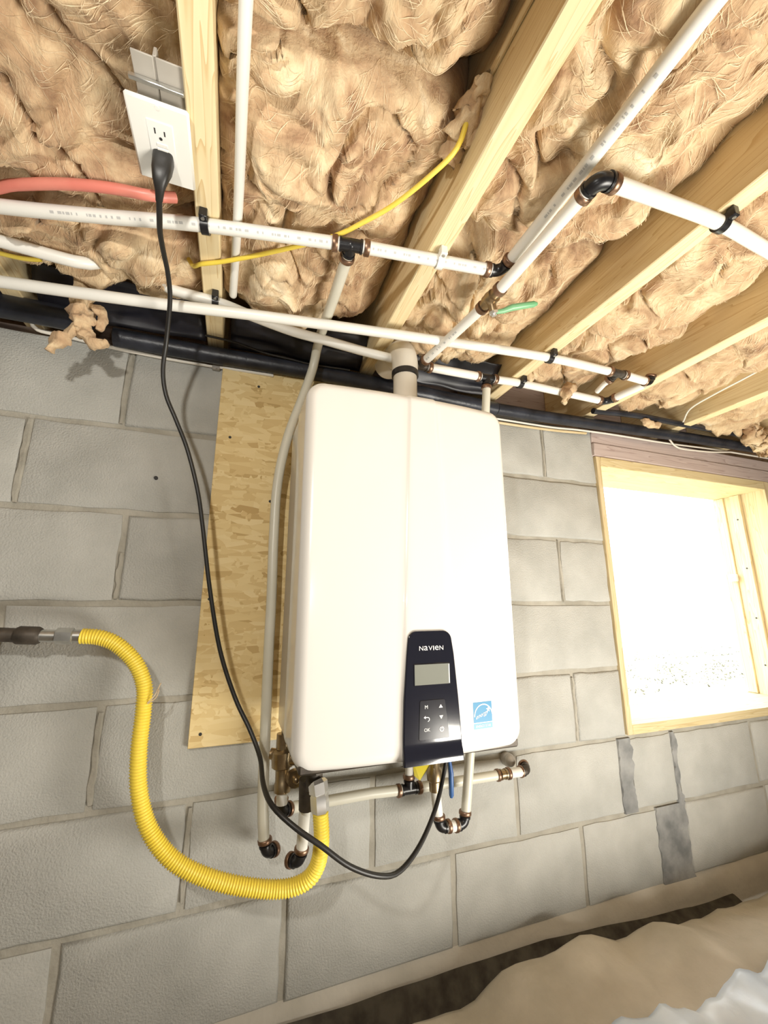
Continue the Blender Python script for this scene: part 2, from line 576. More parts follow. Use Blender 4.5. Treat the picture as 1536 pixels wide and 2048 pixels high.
def block(x0, x1, z0, z1):
    rnd = random.Random(hash((round(x0, 2), round(z0, 2))) & 0xffff)
    j = lambda a: rnd.uniform(-a, a)
    per = []
    nx, nz = 6, 4
    for i in range(nx):
        per.append((x0 + (x1 - x0) * i / nx, z0))
    for i in range(nz):
        per.append((x1, z0 + (z1 - z0) * i / nz))
    for i in range(nx):
        per.append((x1 - (x1 - x0) * i / nx, z1))
    for i in range(nz):
        per.append((x0, z1 - (z1 - z0) * i / nz))
    y = j(0.0012)
    front, edge = [], []
    cx, cz = (x0 + x1) / 2, (z0 + z1) / 2
    for x, z in per:
        dx, dz = j(0.0022), j(0.0022)
        ix = 0.006 if x < cx - 0.01 and abs(x - x0) < 1e-6 else (-0.006 if abs(x - x1) < 1e-6 else 0)
        iz = 0.006 if abs(z - z0) < 1e-6 else (-0.006 if abs(z - z1) < 1e-6 else 0)
        front.append((x + dx + ix, y, z + dz + iz))
        edge.append((x + dx, 0.0035, z + dz))
    back = [(x, 0.05, z) for x, z in per]
    n = len(per)
    fs = [tuple(range(n))]
    for l in range(2):
        for k in range(n):
            k2 = (k + 1) % n
            fs.append((l * n + k, (l + 1) * n + k, (l + 1) * n + k2, l * n + k2))
    m = MB()
    m.add(front + edge + back, fs)
    m.build('block', M['block'], wall, True, angle=60)


for c, hs in heads.items():
    z1, z0 = -H * (c - 1) - 0.0065, -H * c + 0.0065
    if c == 1:
        z1 = -0.002
    if c == 8:
        z0 = -1.60
    edges = []
    for x in hs:
        w = widths.get((c, x), 0.0145)
        edges.append((x - w / 2, x + w / 2))
    spans = [(edges[i][1], edges[i + 1][0]) for i in range(len(edges) - 1)]
    if c <= 5:
        spans.append((edges[-1][1], WX0 - 0.001))
        rx = WX1 + 0.001 + (0.2 if c % 2 else 0.39)
        spans.append((WX1 + 0.002, rx))
        spans.append((rx + 0.0125, rx + 0.40))
    for x0, x1 in spans:
        if x1 - x0 > 0.03:
            block(x0, x1, z0, z1)
# damp dark mortar packed into the wide joints under the window, and the mortar smears on the head joints
mb = MB()
for x0, x1, z0, z1 in ((0.775, 0.832, -1.2190, -1.0165), (0.896, 1.03, -1.4222, -1.2192), (1.002, 1.026, -1.2192, -1.0165)):
    n = 24
    vs, fs = [], []
    for i in range(n + 1):
        z = z0 + (z1 - z0) * i / n
        a = 0.011 * noise.fractal(Vector((x0 * 9, z * 24, 1)), 0.7, 2.0, 4)
        b = 0.011 * noise.fractal(Vector((x1 * 9, z * 24, 6)), 0.7, 2.0, 4)
        k = 0.3 * (x1 - x0)
        a, b = max(-k, min(k, a)), max(-k, min(k, b))
        vs += [(x0 + a, 0.006, z), (x0 + a + 0.003, -0.0004, z), (x1 + b - 0.003, -0.0004, z), (x1 + b, 0.006, z)]
    for i in range(n):
        for k in range(3):
            fs.append((i * 4 + k, i * 4 + k + 1, i * 4 + k + 5, i * 4 + k + 4))
    mb.add(vs, fs)
o = mb.build('damp_mortar', M['mortar_damp'], wall)
mb = MB()
for x, z0, z1, w in ((-0.638, -0.195, -0.015, 0.016), (-0.812, -0.40, -0.21, 0.018), (-0.601, -0.60, -0.50, 0.014), (-0.598, -1.0, -0.83, 0.017),
                     (0.597, -0.195, -0.01, 0.012), (0.625, -0.605, -0.41, 0.014), (0.631, -1.005, -0.83, 0.016), (-0.413, -1.2, -1.03, 0.014)):
    n = 10
    vs, fs = [], []
    for i in range(n + 1):
        z = z0 + (z1 - z0) * i / n
        a = random.uniform(-0.002, 0.002)
        ww = w * random.uniform(0.7, 1.1) * (0.6 if i in (0, n) else 1)
        vs += [(x + a - ww / 2, 0.0055, z), (x + a - ww / 4, 0.0005, z), (x + a + ww / 4, 0.0005, z), (x + a + ww / 2, 0.0055, z)]
    for i in range(n):
        for k in range(3):
            fs.append((i * 4 + k, i * 4 + k + 1, i * 4 + k + 5, i * 4 + k + 4))
    mb.add(vs, fs)
mb.build('mortar_smears', M['mortar'], wall)

# drilled holes in the block and board
for nm, loc, r in (('anchor_hole', (-0.5507, 0.0, -0.3205), 0.0045),):
    m = MB()
    m.tube([(loc[0], -0.0022, loc[2]), (loc[0], 0.004, loc[2])], r, 10)
    m.build(nm, M['slot'], wall)

# footing ledge and dirt floor
m = MB()
n = 60
vs, fs = [], []
prof = [(0.02, -1.405), (-0.006, -1.425), (-0.016, -1.462), (-0.022, -1.62)]
for i in range(n + 1):
    x = -2.2 + 5.8 * i / n
    for y, z in prof:
        vs.append((x, y + 0.004 * noise.noise(Vector((x * 6, y * 9, 3))), z + 0.006 * noise.noise(Vector((x * 5, z, 1)))))
for i in range(n):
    for k in range(len(prof) - 1):
        fs.append((i * 4 + k, i * 4 + k + 1, i * 4 + k + 5, i * 4 + k + 4))
m.add(vs, fs)
o = m.build('trim_1', M['concrete'])
o['kind'] = 'structure'

m = MB()
vs, fs = [], []
nx, ny = 90, 50
for j in range(ny + 1):
    for i in range(nx + 1):
        x = -2.2 + 5.8 * i / nx
        y = 0.2 - 4.2 * j / ny
        z = -1.535 + 0.03 * noise.fractal(Vector((x * 1.7, y * 1.7, 0)), 0.8, 2.0, 4)
        vs.append((x, y, z))
for j in range(ny):
    for i in range(nx):
        a = j * (nx + 1) + i
        fs.append((a, a + 1, a + nx + 2, a + nx + 1))
m.add(vs, fs)
o = m.build('floor', M['dirt'])
o['kind'] = 'structure'

# unseen shell of the crawl space and the boards overhead
for nm, a, b in (('unseen_wall_left', (-2.3, -4.0, -1.7), (-2.2, 0.2, 0.32)), ('unseen_wall_right', (3.6, -4.0, -1.7), (3.7, 0.2, 0.32)),
                 ('unseen_wall_front', (-2.3, -4.1, -1.7), (3.7, -4.0, 0.32))):
    o = MB().box(a, b).build(nm, M['unseen_shell'], None, False)
    o['kind'] = 'structure'
o = MB().box((-2.3, -4.1, 0.275), (3.7, 0.3, 0.295)).build('ceiling', M['subfloor'], None, False)
o['kind'] = 'structure'
o = MB().box((-2.2, 0.045, 0.0), (3.6, 0.2, 0.038)).build('trim_2', M['lumber_x'], None, False)          # sill plate
o['kind'] = 'structure'
o = MB().box((-2.2, 0.16, 0.038), (3.6, 0.2, 0.275)).build('trim_3', M['lumber_x'], None, False)          # rim joist
o['kind'] = 'structure'

# ------------------------------------------------------------------ window opening
win = thing('window_1', None, None, (1.3, 0.1, WZ0), kind='structure')
m = MB().bbox((WX0, -0.006, WZ0), (WX0 + 0.022, 0.2, WZ1), 0.002); m.build('window_frame', M['lumber_z'], win)
m = MB().bbox((1.752, -0.006, WZ0), (WX1, 0.2, WZ1), 0.002); m.build('window_frame', M['lumber_z'], win)
m = MB().bbox((WX0 + 0.0222, -0.006, WZ1 - 0.036), (1.7518, 0.2, WZ1), 0.002); m.build('window_frame', M['lumber_frame'], win)
m = MB().bbox((WX0 + 0.0222, -0.006, WZ0), (1.7518, 0.2, WZ0 + 0.028), 0.002); m.build('window_sill', M['lumber_frame'], win)
m = MB().bbox((1.738, 0.088, -0.979), (1.7518, 0.126, -0.1345), 0.002)
st = m.build('stop_strip', M['lumber_z'], win)
m = MB().bbox((1.744, 0.157, -0.979), (1.7518, 0.2, -0.1345), 0.002)
m.build('stop_strip', M['lumber_z'], win)
for z in (-0.2456, -0.4613, -0.6709, -0.86):
    MB().tube([(1.739, 0.108, z), (1.7365, 0.108, z)], 0.0035, 8).build('nail_head', M['slot'], win)
m = MB().bbox((1.728, 0.150, -0.515), (1.7435, 0.180, -0.483), 0.003)
m.tube([(1.730, 0.165, -0.499), (1.722, 0.165, -0.499), (1.716, 0.168, -0.506)], 0.004, 8)
m.build('sash_latch', M['white_plate'], win)

head = thing('trim_4', None, None, (1.3, 0.0, -0.098), kind='structure')
for z0, z1, y in ((-0.048, -0.002, -0.004), (-0.0965, -0.0495, -0.010)):
    MB().bbox((WX0 - 0.006, y, z0), (2.0, 0.2, z1), 0.002).build('header_board', M['lumber_x'], head)

# ------------------------------------------------------------------ outside the window
m = MB()
vs, fs = [], []
n = 40
for j in range(n + 1):
    for i in range(n + 1):
        x = -6 + 26 * i / n
        y = 0.202 + 24 * (j / n) ** 2
        vs.append((x, y, -0.975 + min(y, 3.0) * 0.018 + 0.012 * noise.noise(Vector((x * 2, y * 2, 0)))))
for j in range(n):
    for i in range(n):
        a = j * (n + 1) + i
        fs.append((a, a + 1, a + n + 2, a + n + 1))
m.add(vs, fs)
o = m.build('ground', M['lawn'])
o['kind'] = 'structure'
m = MB()
for k in range(9000):
    x = random.uniform(0.7, 3.4)
    y = 0.23 + 0.55 * random.random() ** 0.8 if k % 3 else 0.9 + 0.35 * random.random() ** 2
    if noise.noise(Vector((x * 6, y * 6, 7))) < -0.12:
        continue
    z = -0.965 + y * 0.018
    s = random.uniform(0.003, 0.012)
    a = random.uniform(0, 6.28)
    t = random.uniform(0.1, 1.2)
    c, si = math.cos(a), math.sin(a)
    m.add([(x - c * s, y - si * s, z), (x - si * s * .35, y + c * s * .35, z + s * t * .4), (x + c * s, y + si * s, z + s * t), (x + si * s * .35, y - c * s * .35, z + s * t * .4)],
          [(0, 1, 2, 3)])
o = m.build('leaf_litter', M['leafbits'], None, False)
o['kind'] = 'stuff'
tag(o, 'scattered dry leaves and weeds on the ground outside the window', 'leaves')
hs = thing('neighbour_house', 'pale overexposed house with sloping roof seen through the window', 'building', (4.4, 6.0, -0.92))
m = MB()
m.prism([(1.2, -0.95), (5.6, -0.95), (5.6, 0.05), (1.2, 1.6)], 4.05, 9.0)
m.build('wall', M['siding'], hs, False)
m = MB()
m.prism([(1.0, 1.72), (6.05, -0.06), (6.05, -0.18), (1.0, 1.60)], 3.8, 9.2)
m.build('roof', M['shingle'], hs, False)
m = MB()
m.bbox((5.72, 4.0, -0.95), (5.80, 4.08, -0.02), 0.004)
m.build('downspout', M['shingle'], hs, False)

# ------------------------------------------------------------------ floor joists
JZ = 0.038
JX = [(-1.686, ''), (-1.279, ''), (-0.873, 'far left, half hidden by wool'), (-0.467, ''), (-0.061, ''), (0.366, ''), (0.765, ''), (1.172, ''), (1.578, '')]
jlabels = [
    'pale pine floor joist far to the left, second beyond the red tubing joist',
    'pale pine floor joist to the left, first beyond the red tubing joist',
    'pale pine floor joist left of the outlet plate, behind the red tubing',
    'pale pine floor joist carrying the white outlet plate and black plug',
    'pale pine floor joist in the middle, right of the yellow cable',
    'pale pine floor joist crossed by the elbow pipe run, right of the green valve lever',
    'pale pine floor joist where the two short pipe stubs end',
    'pale pine floor joist above the left part of the window',
    'pale pine floor joist above the right part of the window, last one',
]
for k, (x, _) in enumerate(JX):
    m = MB()
    m.bbox((x, -3.9, JZ), (x + 0.038, 0.159, JZ + 0.236), 0.002)
    o = m.build('floor_joist', M['joist'], None, False)
    tag(o, jlabels[k], 'joist', 'floor joists overhead')
# thin split batten along the left face of the middle joist
m = MB().tube(spline([(-0.066, -1.02, 0.098), (-0.066, -0.86, 0.112), (-0.0655, -0.745, 0.127), (-0.065, -0.66, 0.135)], 0.03), [0.004] * 30 if False else 0.0042, 6)
o = m.build('wood_batten', M['joist'])
tag(o, 'thin pale wooden strip along the upper left side of the middle joist', 'strip')

# ------------------------------------------------------------------ fibreglass batts between the joists
# runs that pass just under the wool: the wool is pressed up where they touch it
CLEAR = []
for pts, r in (
        ([(-0.386, -1.25, 0.046), (-0.3952, -0.66, 0.046), (-0.4067, -0.222, 0.046)], 0.014),
        ([(0.0930, -0.515, 0.029), (0.0973, -0.742, 0.0385), (0.096, -0.878, 0.042), (0.094, -1.25, 0.045)], 0.018),
        ([(-2.15, -0.24, 0.0265), (-1.5, -0.25, 0.0265), (-0.93, -0.300, 0.0265), (-0.766, -0.329, 0.0265), (-0.617, -0.3635, 0.0265), (-0.4537, -0.404, 0.0265), (-0.2, -0.4497, 0.0265), (0.09, -0.488, 0.0265)], 0.018),
        ([(-0.2034, -0.45, 0.026), (-0.204, -0.10, 0.026)], 0.016),
        ([(-0.48, -0.279, 0.040), (-0.4207, -0.3264, 0.034), (-0.3412, -0.3736, 0.036), (-0.2405, -0.4391, 0.041), (-0.1883, -0.4867, 0.047), (-0.1486, -0.531, 0.052), (-0.111, -0.5893, 0.058), (-0.0844, -0.63, 0.075)], 0.010),
        ([(-2.15, -0.33, 0.026), (-1.5, -0.30, 0.026), (-1.0, -0.262, 0.026), (-0.8027, -0.2417, 0.030), (-0.6921, -0.2303, 0.032)], 0.016),
        ([(-0.47, -0.21, 0.028), (-0.3691, -0.2017, 0.0195)], 0.016),
        ([(-1.0, -0.155, -0.004), (-0.5631, -0.2104, -0.008), (-0.3067, -0.2448, -0.004), (0.0931, -0.2773, 0.010), (0.3824, -0.2866, 0.0255), (0.6, -0.29, 0.0258)], 0.014),
        ([(-1.0, -0.20, 0.045), (-0.7807, -0.1889, 0.046)], 0.008),
        ([(-0.92, -0.315, 0.0395), (-0.735, -0.366, 0.0405), (-0.5921, -0.411, 0.041), (-0.535, -0.4165, 0.043)], 0.012),
        ([(0.1012, -0.7125, 0.0), (0.3796, -0.707, 0.0258), (0.90, -0.675, 0.027)], 0.018),
        ([(-0.535, -0.52, 0.03), (-0.466, -0.52, 0.03)], 0.055),
        ([(-0.50, -0.61, 0.045), (-0.50, -0.58, 0.045)], 0.030)):
    CLEAR += [(a, b, r) for a, b in zip(pts, pts[1:])]


def batt(x0, x1, y0, y1, label, zl, zm, zr, seed, amp=0.041, dens=0.0048, det=1.0):
    """wool between two joists: zl / zm / zr are the heights of its underside at left edge, middle and right edge"""
    segs = [g for g in CLEAR if max(g[0][0], g[1][0]) > x0 - 0.05 and min(g[0][0], g[1][0]) < x1 + 0.05 and max(g[0][1], g[1][1]) > y0 - 0.05 and min(g[0][1], g[1][1]) < y1 + 0.05]
    nx = max(20, int((x1 - x0) / dens))
    ny = max(30, int((y1 - y0) / dens))
    S = Vector((seed * 3.7, seed * 1.3, seed * 7.1))
    vs, fs = [], []
    for j in range(ny + 1):
        v = j / ny
        for i in range(nx + 1):
            u = i / nx
            x = x0 + (x1 - x0) * u
            y = y0 + (y1 - y0) * v
            base = zl * (1 - u) ** 2 + 2 * u * (1 - u) * (2 * zm - (zl + zr) / 2) + zr * u * u
            p = Vector((x, y, 0)) + S
            tr = min(1.0, (x1 - x) / 0.11)
            am = amp * (0.25 + 0.75 * tr * tr * (3 - 2 * tr))
            w1 = noise.noise_vector(p * 6.0) * 0.055
            w2 = noise.noise_vector(p * 17.0) * 0.016
            q = p + w1 + w2
            a = abs(noise.noise(q * 5.0))
            b = abs(noise.noise(q * 12.0 + Vector((5, 2, 1))))
            c = abs(noise.noise((p + w1 * 0.6 + w2 * 1.5) * Vector((34, 22, 1)).length * 0.62))
            d = noise.noise(q * 75.0)
            e4 = abs(noise.noise(q * 44.0 + Vector((2, 7, 3))))
            hgt = 1.8 * a + 0.95 * b + det * (0.70 * c + 0.30 * e4) + 0.10 * d
            crev = max(0.0, 0.07 - abs(noise.noise(q * 6.5 + Vector((9, 4, 2))))) / 0.07
            z = base + 0.034 - am * hgt + 0.040 * crev * crev * tr
            # ends of the batt curl up
            ey = min(v * (y1 - y0), (1 - v) * (y1 - y0)) + 0.030 * noise.noise(q * 7) + 0.012 * noise.noise(q * 22)
            if ey < 0.05:
                k = max(0.0, ey) / 0.05
                z += 0.075 * (1 - math.sqrt(max(0.0, 1 - (1 - k) ** 2)))
            ex = min(u * (x1 - x0), (1 - u) * (x1 - x0))
            if ex < 0.02:
                k = ex / 0.02
                z += 0.02 * (1 - math.sqrt(max(0.0, 1 - (1 - k) ** 2)))
            side = 1 if 0 < i < nx else 0
            for (ax, ay, az), (bx, by, bz), cr in segs:
                t = ((x - ax) * (bx - ax) + (y - ay) * (by - ay)) / ((bx - ax) ** 2 + (by - ay) ** 2)
                t = min(1.0, max(0.0, t))
                dd = math.hypot(x - ax - t * (bx - ax), y - ay - t * (by - ay))
                if dd < cr + 0.035:
                    lim = az + t * (bz - az) + cr * 0.9
                    k = min(1.0, max(0.0, (cr + 0.035 - dd) / 0.03))
                    if z < lim:
                        z += (lim - z) * k * k * (3 - 2 * k)
            w3 = noise.noise_vector(p * 13.0 + Vector((3, 8, 1)))
            fade = min(1.0, ex / 0.03) * min(1.0, v * (y1 - y0) / 0.03, (1 - v) * (y1 - y0) / 0.03)
            vs.append((x + side * (w2.x * 1.0 + fade * 0.026 * w3.x + 0.10 * amp * noise.noise(q * 20)), y + fade * w2.y + fade * 0.026 * w3.y, min(z, 0.27)))
    for j in range(ny):
        for i in range(nx):
            a = j * (nx + 1) + i
            fs.append((a, a + 1, a + nx + 2, a + nx + 1))
    # closed top so that the batt is a body
    o = len(vs)
    per = [i for i in range(nx + 1)] + [(j + 1) * (nx + 1) - 1 for j in range(1, ny + 1)] + [ny * (nx + 1) + i for i in range(nx - 1, -1, -1)] + [j * (nx + 1) for j in range(ny - 1, 0, -1)]
    vs += [(vs[k][0], vs[k][1], 0.272) for k in per]
    n = len(per)
    for k in range(n):
        fs.append((per[k], per[(k + 1) % n], o + (k + 1) % n, o + k))
    m = MB()
    m.add(vs, fs)
    ob = m.build('insulation_batt', M['wool'], None, True, angle=180)
    tag(ob, label, 'insulation', 'fibreglass batts between the joists')
    # loose strands combed over the underside
    rnd = random.Random(seed)
    k = MB()
    def at(i, j):
        i, j = min(max(i, 0.0), nx - 1.001), min(max(j, 0.0), ny - 1.001)
        a = int(j) * (nx + 1) + int(i)
        fi, fj = i - int(i), j - int(j)
        p00, p10, p01, p11 = (Vector(vs[a]), Vector(vs[a + 1]), Vector(vs[a + nx + 1]), Vector(vs[a + nx + 2]))
        return p00 * (1 - fi) * (1 - fj) + p10 * fi * (1 - fj) + p01 * (1 - fi) * fj + p11 * fi * fj
    ymin = max(y0, -1.0)
    count = int((10000 if dens < 0.007 else 2500) * (x1 - x0) * (y1 - ymin))
    for _ in range(count):
        i = rnd.uniform(2, nx - 2)
        j = rnd.uniform(max(2, (ymin - y0) / (y1 - y0) * ny), ny - 2)
        g = Vector((i * dens * 7 + seed, j * dens * 7, seed))
        ang = 4.5 * noise.noise(g) + rnd.gauss(0, 0.35) + 1.2
        n = rnd.choice((4, 5, 6, 8))
        w = rnd.uniform(0.00022, 0.0005)
        lift = rnd.uniform(0.0005, 0.0035)
        pts = []
        curl = rnd.gauss(0, 0.12)
        for q in range(n):
            t = q / (n - 1)
            p = at(i, j)
            pts.append(p + Vector((0, 0, -0.0006 - lift * math.sin(math.pi * t) - (0.004 * t * t if lift > 0.003 else 0))))
            i += math.cos(ang) * 1.1
            j += math.sin(ang) * 1.1
            ang += curl
        vv, ff = [], []
        for q, p in enumerate(pts):
            t = (pts[min(q + 1, n - 1)] - pts[max(q - 1, 0)])
            sd = t.cross(Vector((0, 0, 1)))
            sd = sd.normalized() * w * (1 - 0.7 * abs(2 * q / (n - 1) - 1)) if sd.length > 1e-9 else Vector((w, 0, 0))
            vv += [p - sd, p + sd]
        for q in range(n - 1):
            ff.append((2 * q, 2 * q + 1, 2 * q + 3, 2 * q + 2))
        k.add(vv, ff)
    fo = k.build('wool_fibres', M['wool_fibre'], None, False, origin=ob.location)
    fo.parent = ob
    fo.matrix_parent_inverse = Matrix.Translation(-ob.location)
    fo['kind'] = 'stuff'
    return ob


batt(-1.240, -0.874, -1.30, -0.16, 'tan fibreglass batt in the bay left of the outlet bay', 0.06, 0.062, 0.10, 12, dens=0.009)
batt(-1.647, -1.280, -1.30, -0.16, 'tan fibreglass batt two bays left of the outlet bay', 0.06, 0.062, 0.10, 13, dens=0.009)
batt(-0.834, -0.468, -1.70, -0.330, 'wide tan fibreglass batt left of the outlet plate', 0.055, 0.055, 0.10, 1, det=0.55)
batt(-0.834, -0.468, -0.316, -0.150, 'narrow tan fibreglass batt end above the long left pipes', 0.055, 0.028, 0.055, 2)
batt(-0.428, -0.062, -1.70, -0.676, 'tan fibreglass batt above the seam, left of the middle joist', 0.06, 0.065, 0.150, 3)
batt(-0.428, -0.062, -0.664, -0.150, 'tan fibreglass batt below the seam, crossed by the yellow cable', 0.06, 0.055, 0.135, 4)
batt(-0.022, 0.365, -1.70, -0.519, 'cream fibreglass batt between middle joist and the long diagonal pipe', 0.06, 0.065, 0.125, 5, det=0.7)
batt(-0.022, 0.365, -0.507, -0.09, 'tan fibreglass batt behind the green valve lever', 0.07, 0.06, 0.115, 6)
batt(0.405, 0.764, -1.70, -0.065, 'pale fibreglass batt above the bracketed end of the elbow pipe run', 0.06, 0.06, 0.130, 7, det=0.35)
batt(0.804, 1.171, -1.60, -0.075, 'pale sagging fibreglass batt above the window header', 0.06, 0.055, 0.125, 8, det=0.35)
batt(1.211, 1.577, -1.60, -0.075, 'pale fibreglass batt at the right edge above the window', 0.05, 0.04, 0.10, 9, det=0.4)


def tuft(name, pts, rad, label, seed, parent=None, flat=0.6):
    """a torn lump of wool along a path"""
    path = spline(pts, 0.004)
    n = len(path)
    m = MB()
    rr = []
    for i in range(n):
        t = i / (n - 1)
        rr.append(rad * (0.35 + 0.65 * math.sin(math.pi * min(1, max(0, 0.08 + 0.84 * t)))) * (1 + 0.45 * noise.noise(Vector((t * 6, seed, 1)))))
    m.tube(path, rr, 30)
    m.v = [tuple(Vector(p) + noise.noise_vector(Vector(p) * 38 + Vector((seed, 0, 0))) * rad * 0.6 + noise.noise_vector(Vector(p) * 90 + Vector((0, seed, 0))) * rad * 0.42) for p in m.v]
    o = m.build(name, M['wool'], parent, True, angle=180)
    if parent is None:
        tag(o, label, 'insulation')
    return o


tuft('insulation_tuft', [(-0.071, -0.70, 0.125), (-0.078, -0.64, 0.105), (-0.080, -0.595, 0.088)], 0.019, 'pale torn wool tuft hanging where the yellow cable meets the middle joist', 3)
tuft('insulation_tuft', [(0.60, -0.14, 0.06), (0.555, -0.165, 0.02), (0.545, -0.16, -0.015)], 0.018, 'small wool tuft hanging over the lower pipe near the black corner fitting', 5)
tuft('insulation_tuft', [(0.97, -0.09, 0.03), (1.00, -0.09, 0.012), (1.045, -0.085, 0.02)], 0.014, 'pale wool scrap caught on the dark tube above the window', 8)
tuft('insulation_tuft', [(1.45, -0.15, 0.06), (1.53, -0.13, 0.02), (1.60, -0.12, -0.01), (1.66, -0.12, 0.0)], 0.035, 'large pale wool lump drooping at the right edge above the window', 11)

# scrap hanging by the wall on the left
sc = thing('insulation_scrap', 'ragged tan wool scrap hanging in front of the black tube ends at left', 'insulation', (-0.70, -0.15, -0.11))
tuft('scrap_strand', [(-0.70, -0.15, 0.045), (-0.698, -0.152, -0.01), (-0.695, -0.15, -0.045), (-0.70, -0.15, -0.07)], 0.021, '', 21, sc)
tuft('scrap_strand', [(-0.698, -0.152, -0.05), (-0.715, -0.152, -0.085), (-0.742, -0.15, -0.118)], 0.013, '', 22, sc)
tuft('scrap_strand', [(-0.695, -0.15, -0.04), (-0.682, -0.15, -0.075), (-0.665, -0.15, -0.088), (-0.640, -0.15, -0.082)], 0.013, '', 23, sc)
tuft('scrap_strand', [(-0.685, -0.148, 0.0), (-0.662, -0.146, -0.02), (-0.664, -0.146, -0.05)], 0.009, '', 24, sc)

# ------------------------------------------------------------------ pipes
R34, R12 = 0.0113, 0.0080


def pipe(pts, r, label, group=None, material='pex', straight=False, name='water_pipe', mark=None, endball=False):
    path = [Vector(p) for p in pts] if straight else spline(pts, 0.015)
    m = MB()
    m.tube(path, r, 18)
    if endball:
        m.ball(path[-1], r, 14, 8)
    o = m.build(name, M[material], None, True)
    tag(o, label, 'pipe', group)
    if mark:
        k = MB()
        tot = [0.0]
        for a, b in zip(path, path[1:]):
            tot.append(tot[-1] + (b - a).length)
        s = mark[0]
        C = Vector(mark[2])
        while s < min(mark[1], tot[-1] - 0.01):
            wlen = random.choice((0.003, 0.0045, 0.006, 0.002))
            for i in range(len(path) - 1):
                if tot[i] <= s <= tot[i + 1]:
                    t = (path[i + 1] - path[i]).normalized()
                    p = path[i] + t * (s - tot[i])
                    d = C - p
                    d = (d - t * d.dot(t)).normalized()
                    bi = t.cross(d)
                    vs = []
                    for aa in (-0.16, 0.0, 0.16):
                        e = (d * math.cos(aa) + bi * math.sin(aa)) * (r + 0.0003)
                        vs += [p + e, p + t * wlen + e]
                    k.add(vs, [(0, 1, 3, 2), (2, 3, 5, 4)])
                    break
            s += wlen + random.choice((0.0015, 0.002, 0.006, 0.014))
        po = k.build('printed_marking', M['ink_grey'], None, False, origin=o.location)
        po.parent = o
        po.matrix_parent_inverse = Matrix.Translation(-o.location)
        po['kind'] = 'stuff'
    return o


def unit(a, b):
    return (Vector(b) - Vector(a)).normalized()


def fitting(name, label, c, dirs, cat='fitting', r=0.0112, arm=0.020, ring=0.0145, body='black_plastic', ringmat='copper', curved=True, ringw=0.010):
    """plastic or brass fitting: arms from a centre with copper crimp rings at the ends"""
    c = Vector(c)
    t = thing(name, label, cat, c)
    m = MB()
    D = [Vector(d).normalized() for d in dirs]
    if len(D) == 2 and D[0].dot(D[1]) > -0.5 and curved:
        p0, p1 = c + D[0] * arm, c + D[1] * arm
        path = [p0]
        for k in range(1, 10):
            s = k / 10
            path.append(p0 * (1 - s) ** 2 + c * 2 * s * (1 - s) + p1 * s * s)
        path.append(p1)
        m.tube(path, r, 16)
    else:
        for d in D:
            m.tube([c, c + d * arm], r, 16)
        m.ball(c, r * 1.02, 16, 10)
    for d in D:
        m.tube([c + d * (arm - 0.003), c + d * (arm + 0.001)], r * 1.14, 16)
    m.build('fitting_body', M[body], t)
    for d in D:
        a = c + d * (arm + 0.004)
        k = MB()
        k.tube([a, a + d * 0.0012, a + d * (ringw - 0.0012), a + d * ringw], [ring - 0.0008, ring, ring, ring - 0.0008], 20)
        k.build('crimp_ring', M[ringmat], t)
    return t


CAMP = (-0.36, -1.06, -0.61)
P1z = 0.0265
tee1 = (-0.2034, -0.4501, P1z)
elb1 = (0.0905, -0.4890, P1z)
pipe([(-2.15, -0.24, P1z), (-1.5, -0.25, P1z), (-0.93, -0.300, P1z), (-0.766, -0.329, P1z), (-0.617, -0.3635, P1z), (-0.4537, -0.404, P1z), (-0.222, -0.4467, P1z)], R34,
     'white pipe running from the left edge under the outlet plate to the black tee', 'white supply pipes', mark=(1.47, 1.92, CAMP))
pipe([(-0.185, -0.4535, P1z), (-0.03, -0.4732, P1z), (0.073, -0.4868, P1z)], R34,
     'short white pipe between black tee and corner fitting, crossing the middle joist', 'white supply pipes', mark=(0.02, 0.25, CAMP))
fitting('pipe_tee', 'black tee with copper rings on the upper white pipe', tee1, (unit(tee1, (-0.4537, -0.404, P1z)), unit(tee1, (0.073, -0.4868, P1z)), (0.0, 1.0, -0.05)))
fitting('pipe_elbow', 'black corner fitting behind the green handled valve', elb1, (unit(elb1, (-0.03, -0.4732, P1z)), (0.02, -1.0, 0.05)))
pipe([(0.0930, -0.515, 0.029), (0.0955, -0.60, 0.033), (0.0973, -0.742, 0.0385), (0.096, -0.878, 0.042), (0.094, -1.15, 0.045), (0.092, -1.30, 0.046)], R34,
     'long white pipe running diagonally to the upper right corner', 'white supply pipes', mark=(0.10, 0.30, CAMP))

# middle long pipe
P2 = [(-2.15, -0.13, 0.0), (-1.5, -0.14, -0.002), (-1.0, -0.155, -0.004), (-0.8231, -0.1775, -0.008), (-0.5631, -0.2104, -0.008), (-0.3067, -0.2448, -0.004), (0.0931, -0.2773, 0.010), (0.3824, -0.2866, 0.0255), (0.598, -0.290, 0.0258)]
pipe(P2, R34, 'longest white pipe sweeping from left edge under all joists to the right', 'white supply pipes')
tee2 = (0.621, -0.2905, 0.0255)
fitting('pipe_tee', 'grey tee with rings at the right end of the longest pipe', tee2, ((-1, 0.0, 0), (1, 0.02, 0), (0.05, 1, -0.05)), r=0.0105, body='iron')
pipe([(0.643, -0.290, 0.0255), (0.735, -0.286, 0.0255)], R34, 'short white pipe stub ending at the fourth joist', 'white supply pipes', straight=True)
e3 = (0.752, -0.285, 0.0255)
fitting('pipe_elbow', 'small dark end fitting touching the joist by the short stub', e3, ((-1, 0, 0), (0.1, -0.3, 1)), arm=0.012, ringw=0.006)
pipe([(0.624, -0.268, 0.0235), (0.628, -0.236, 0.022), (0.640, -0.2, 0.02)], 0.0075, 'stubby white pipe below the grey right hand tee', 'white supply pipes', straight=True)
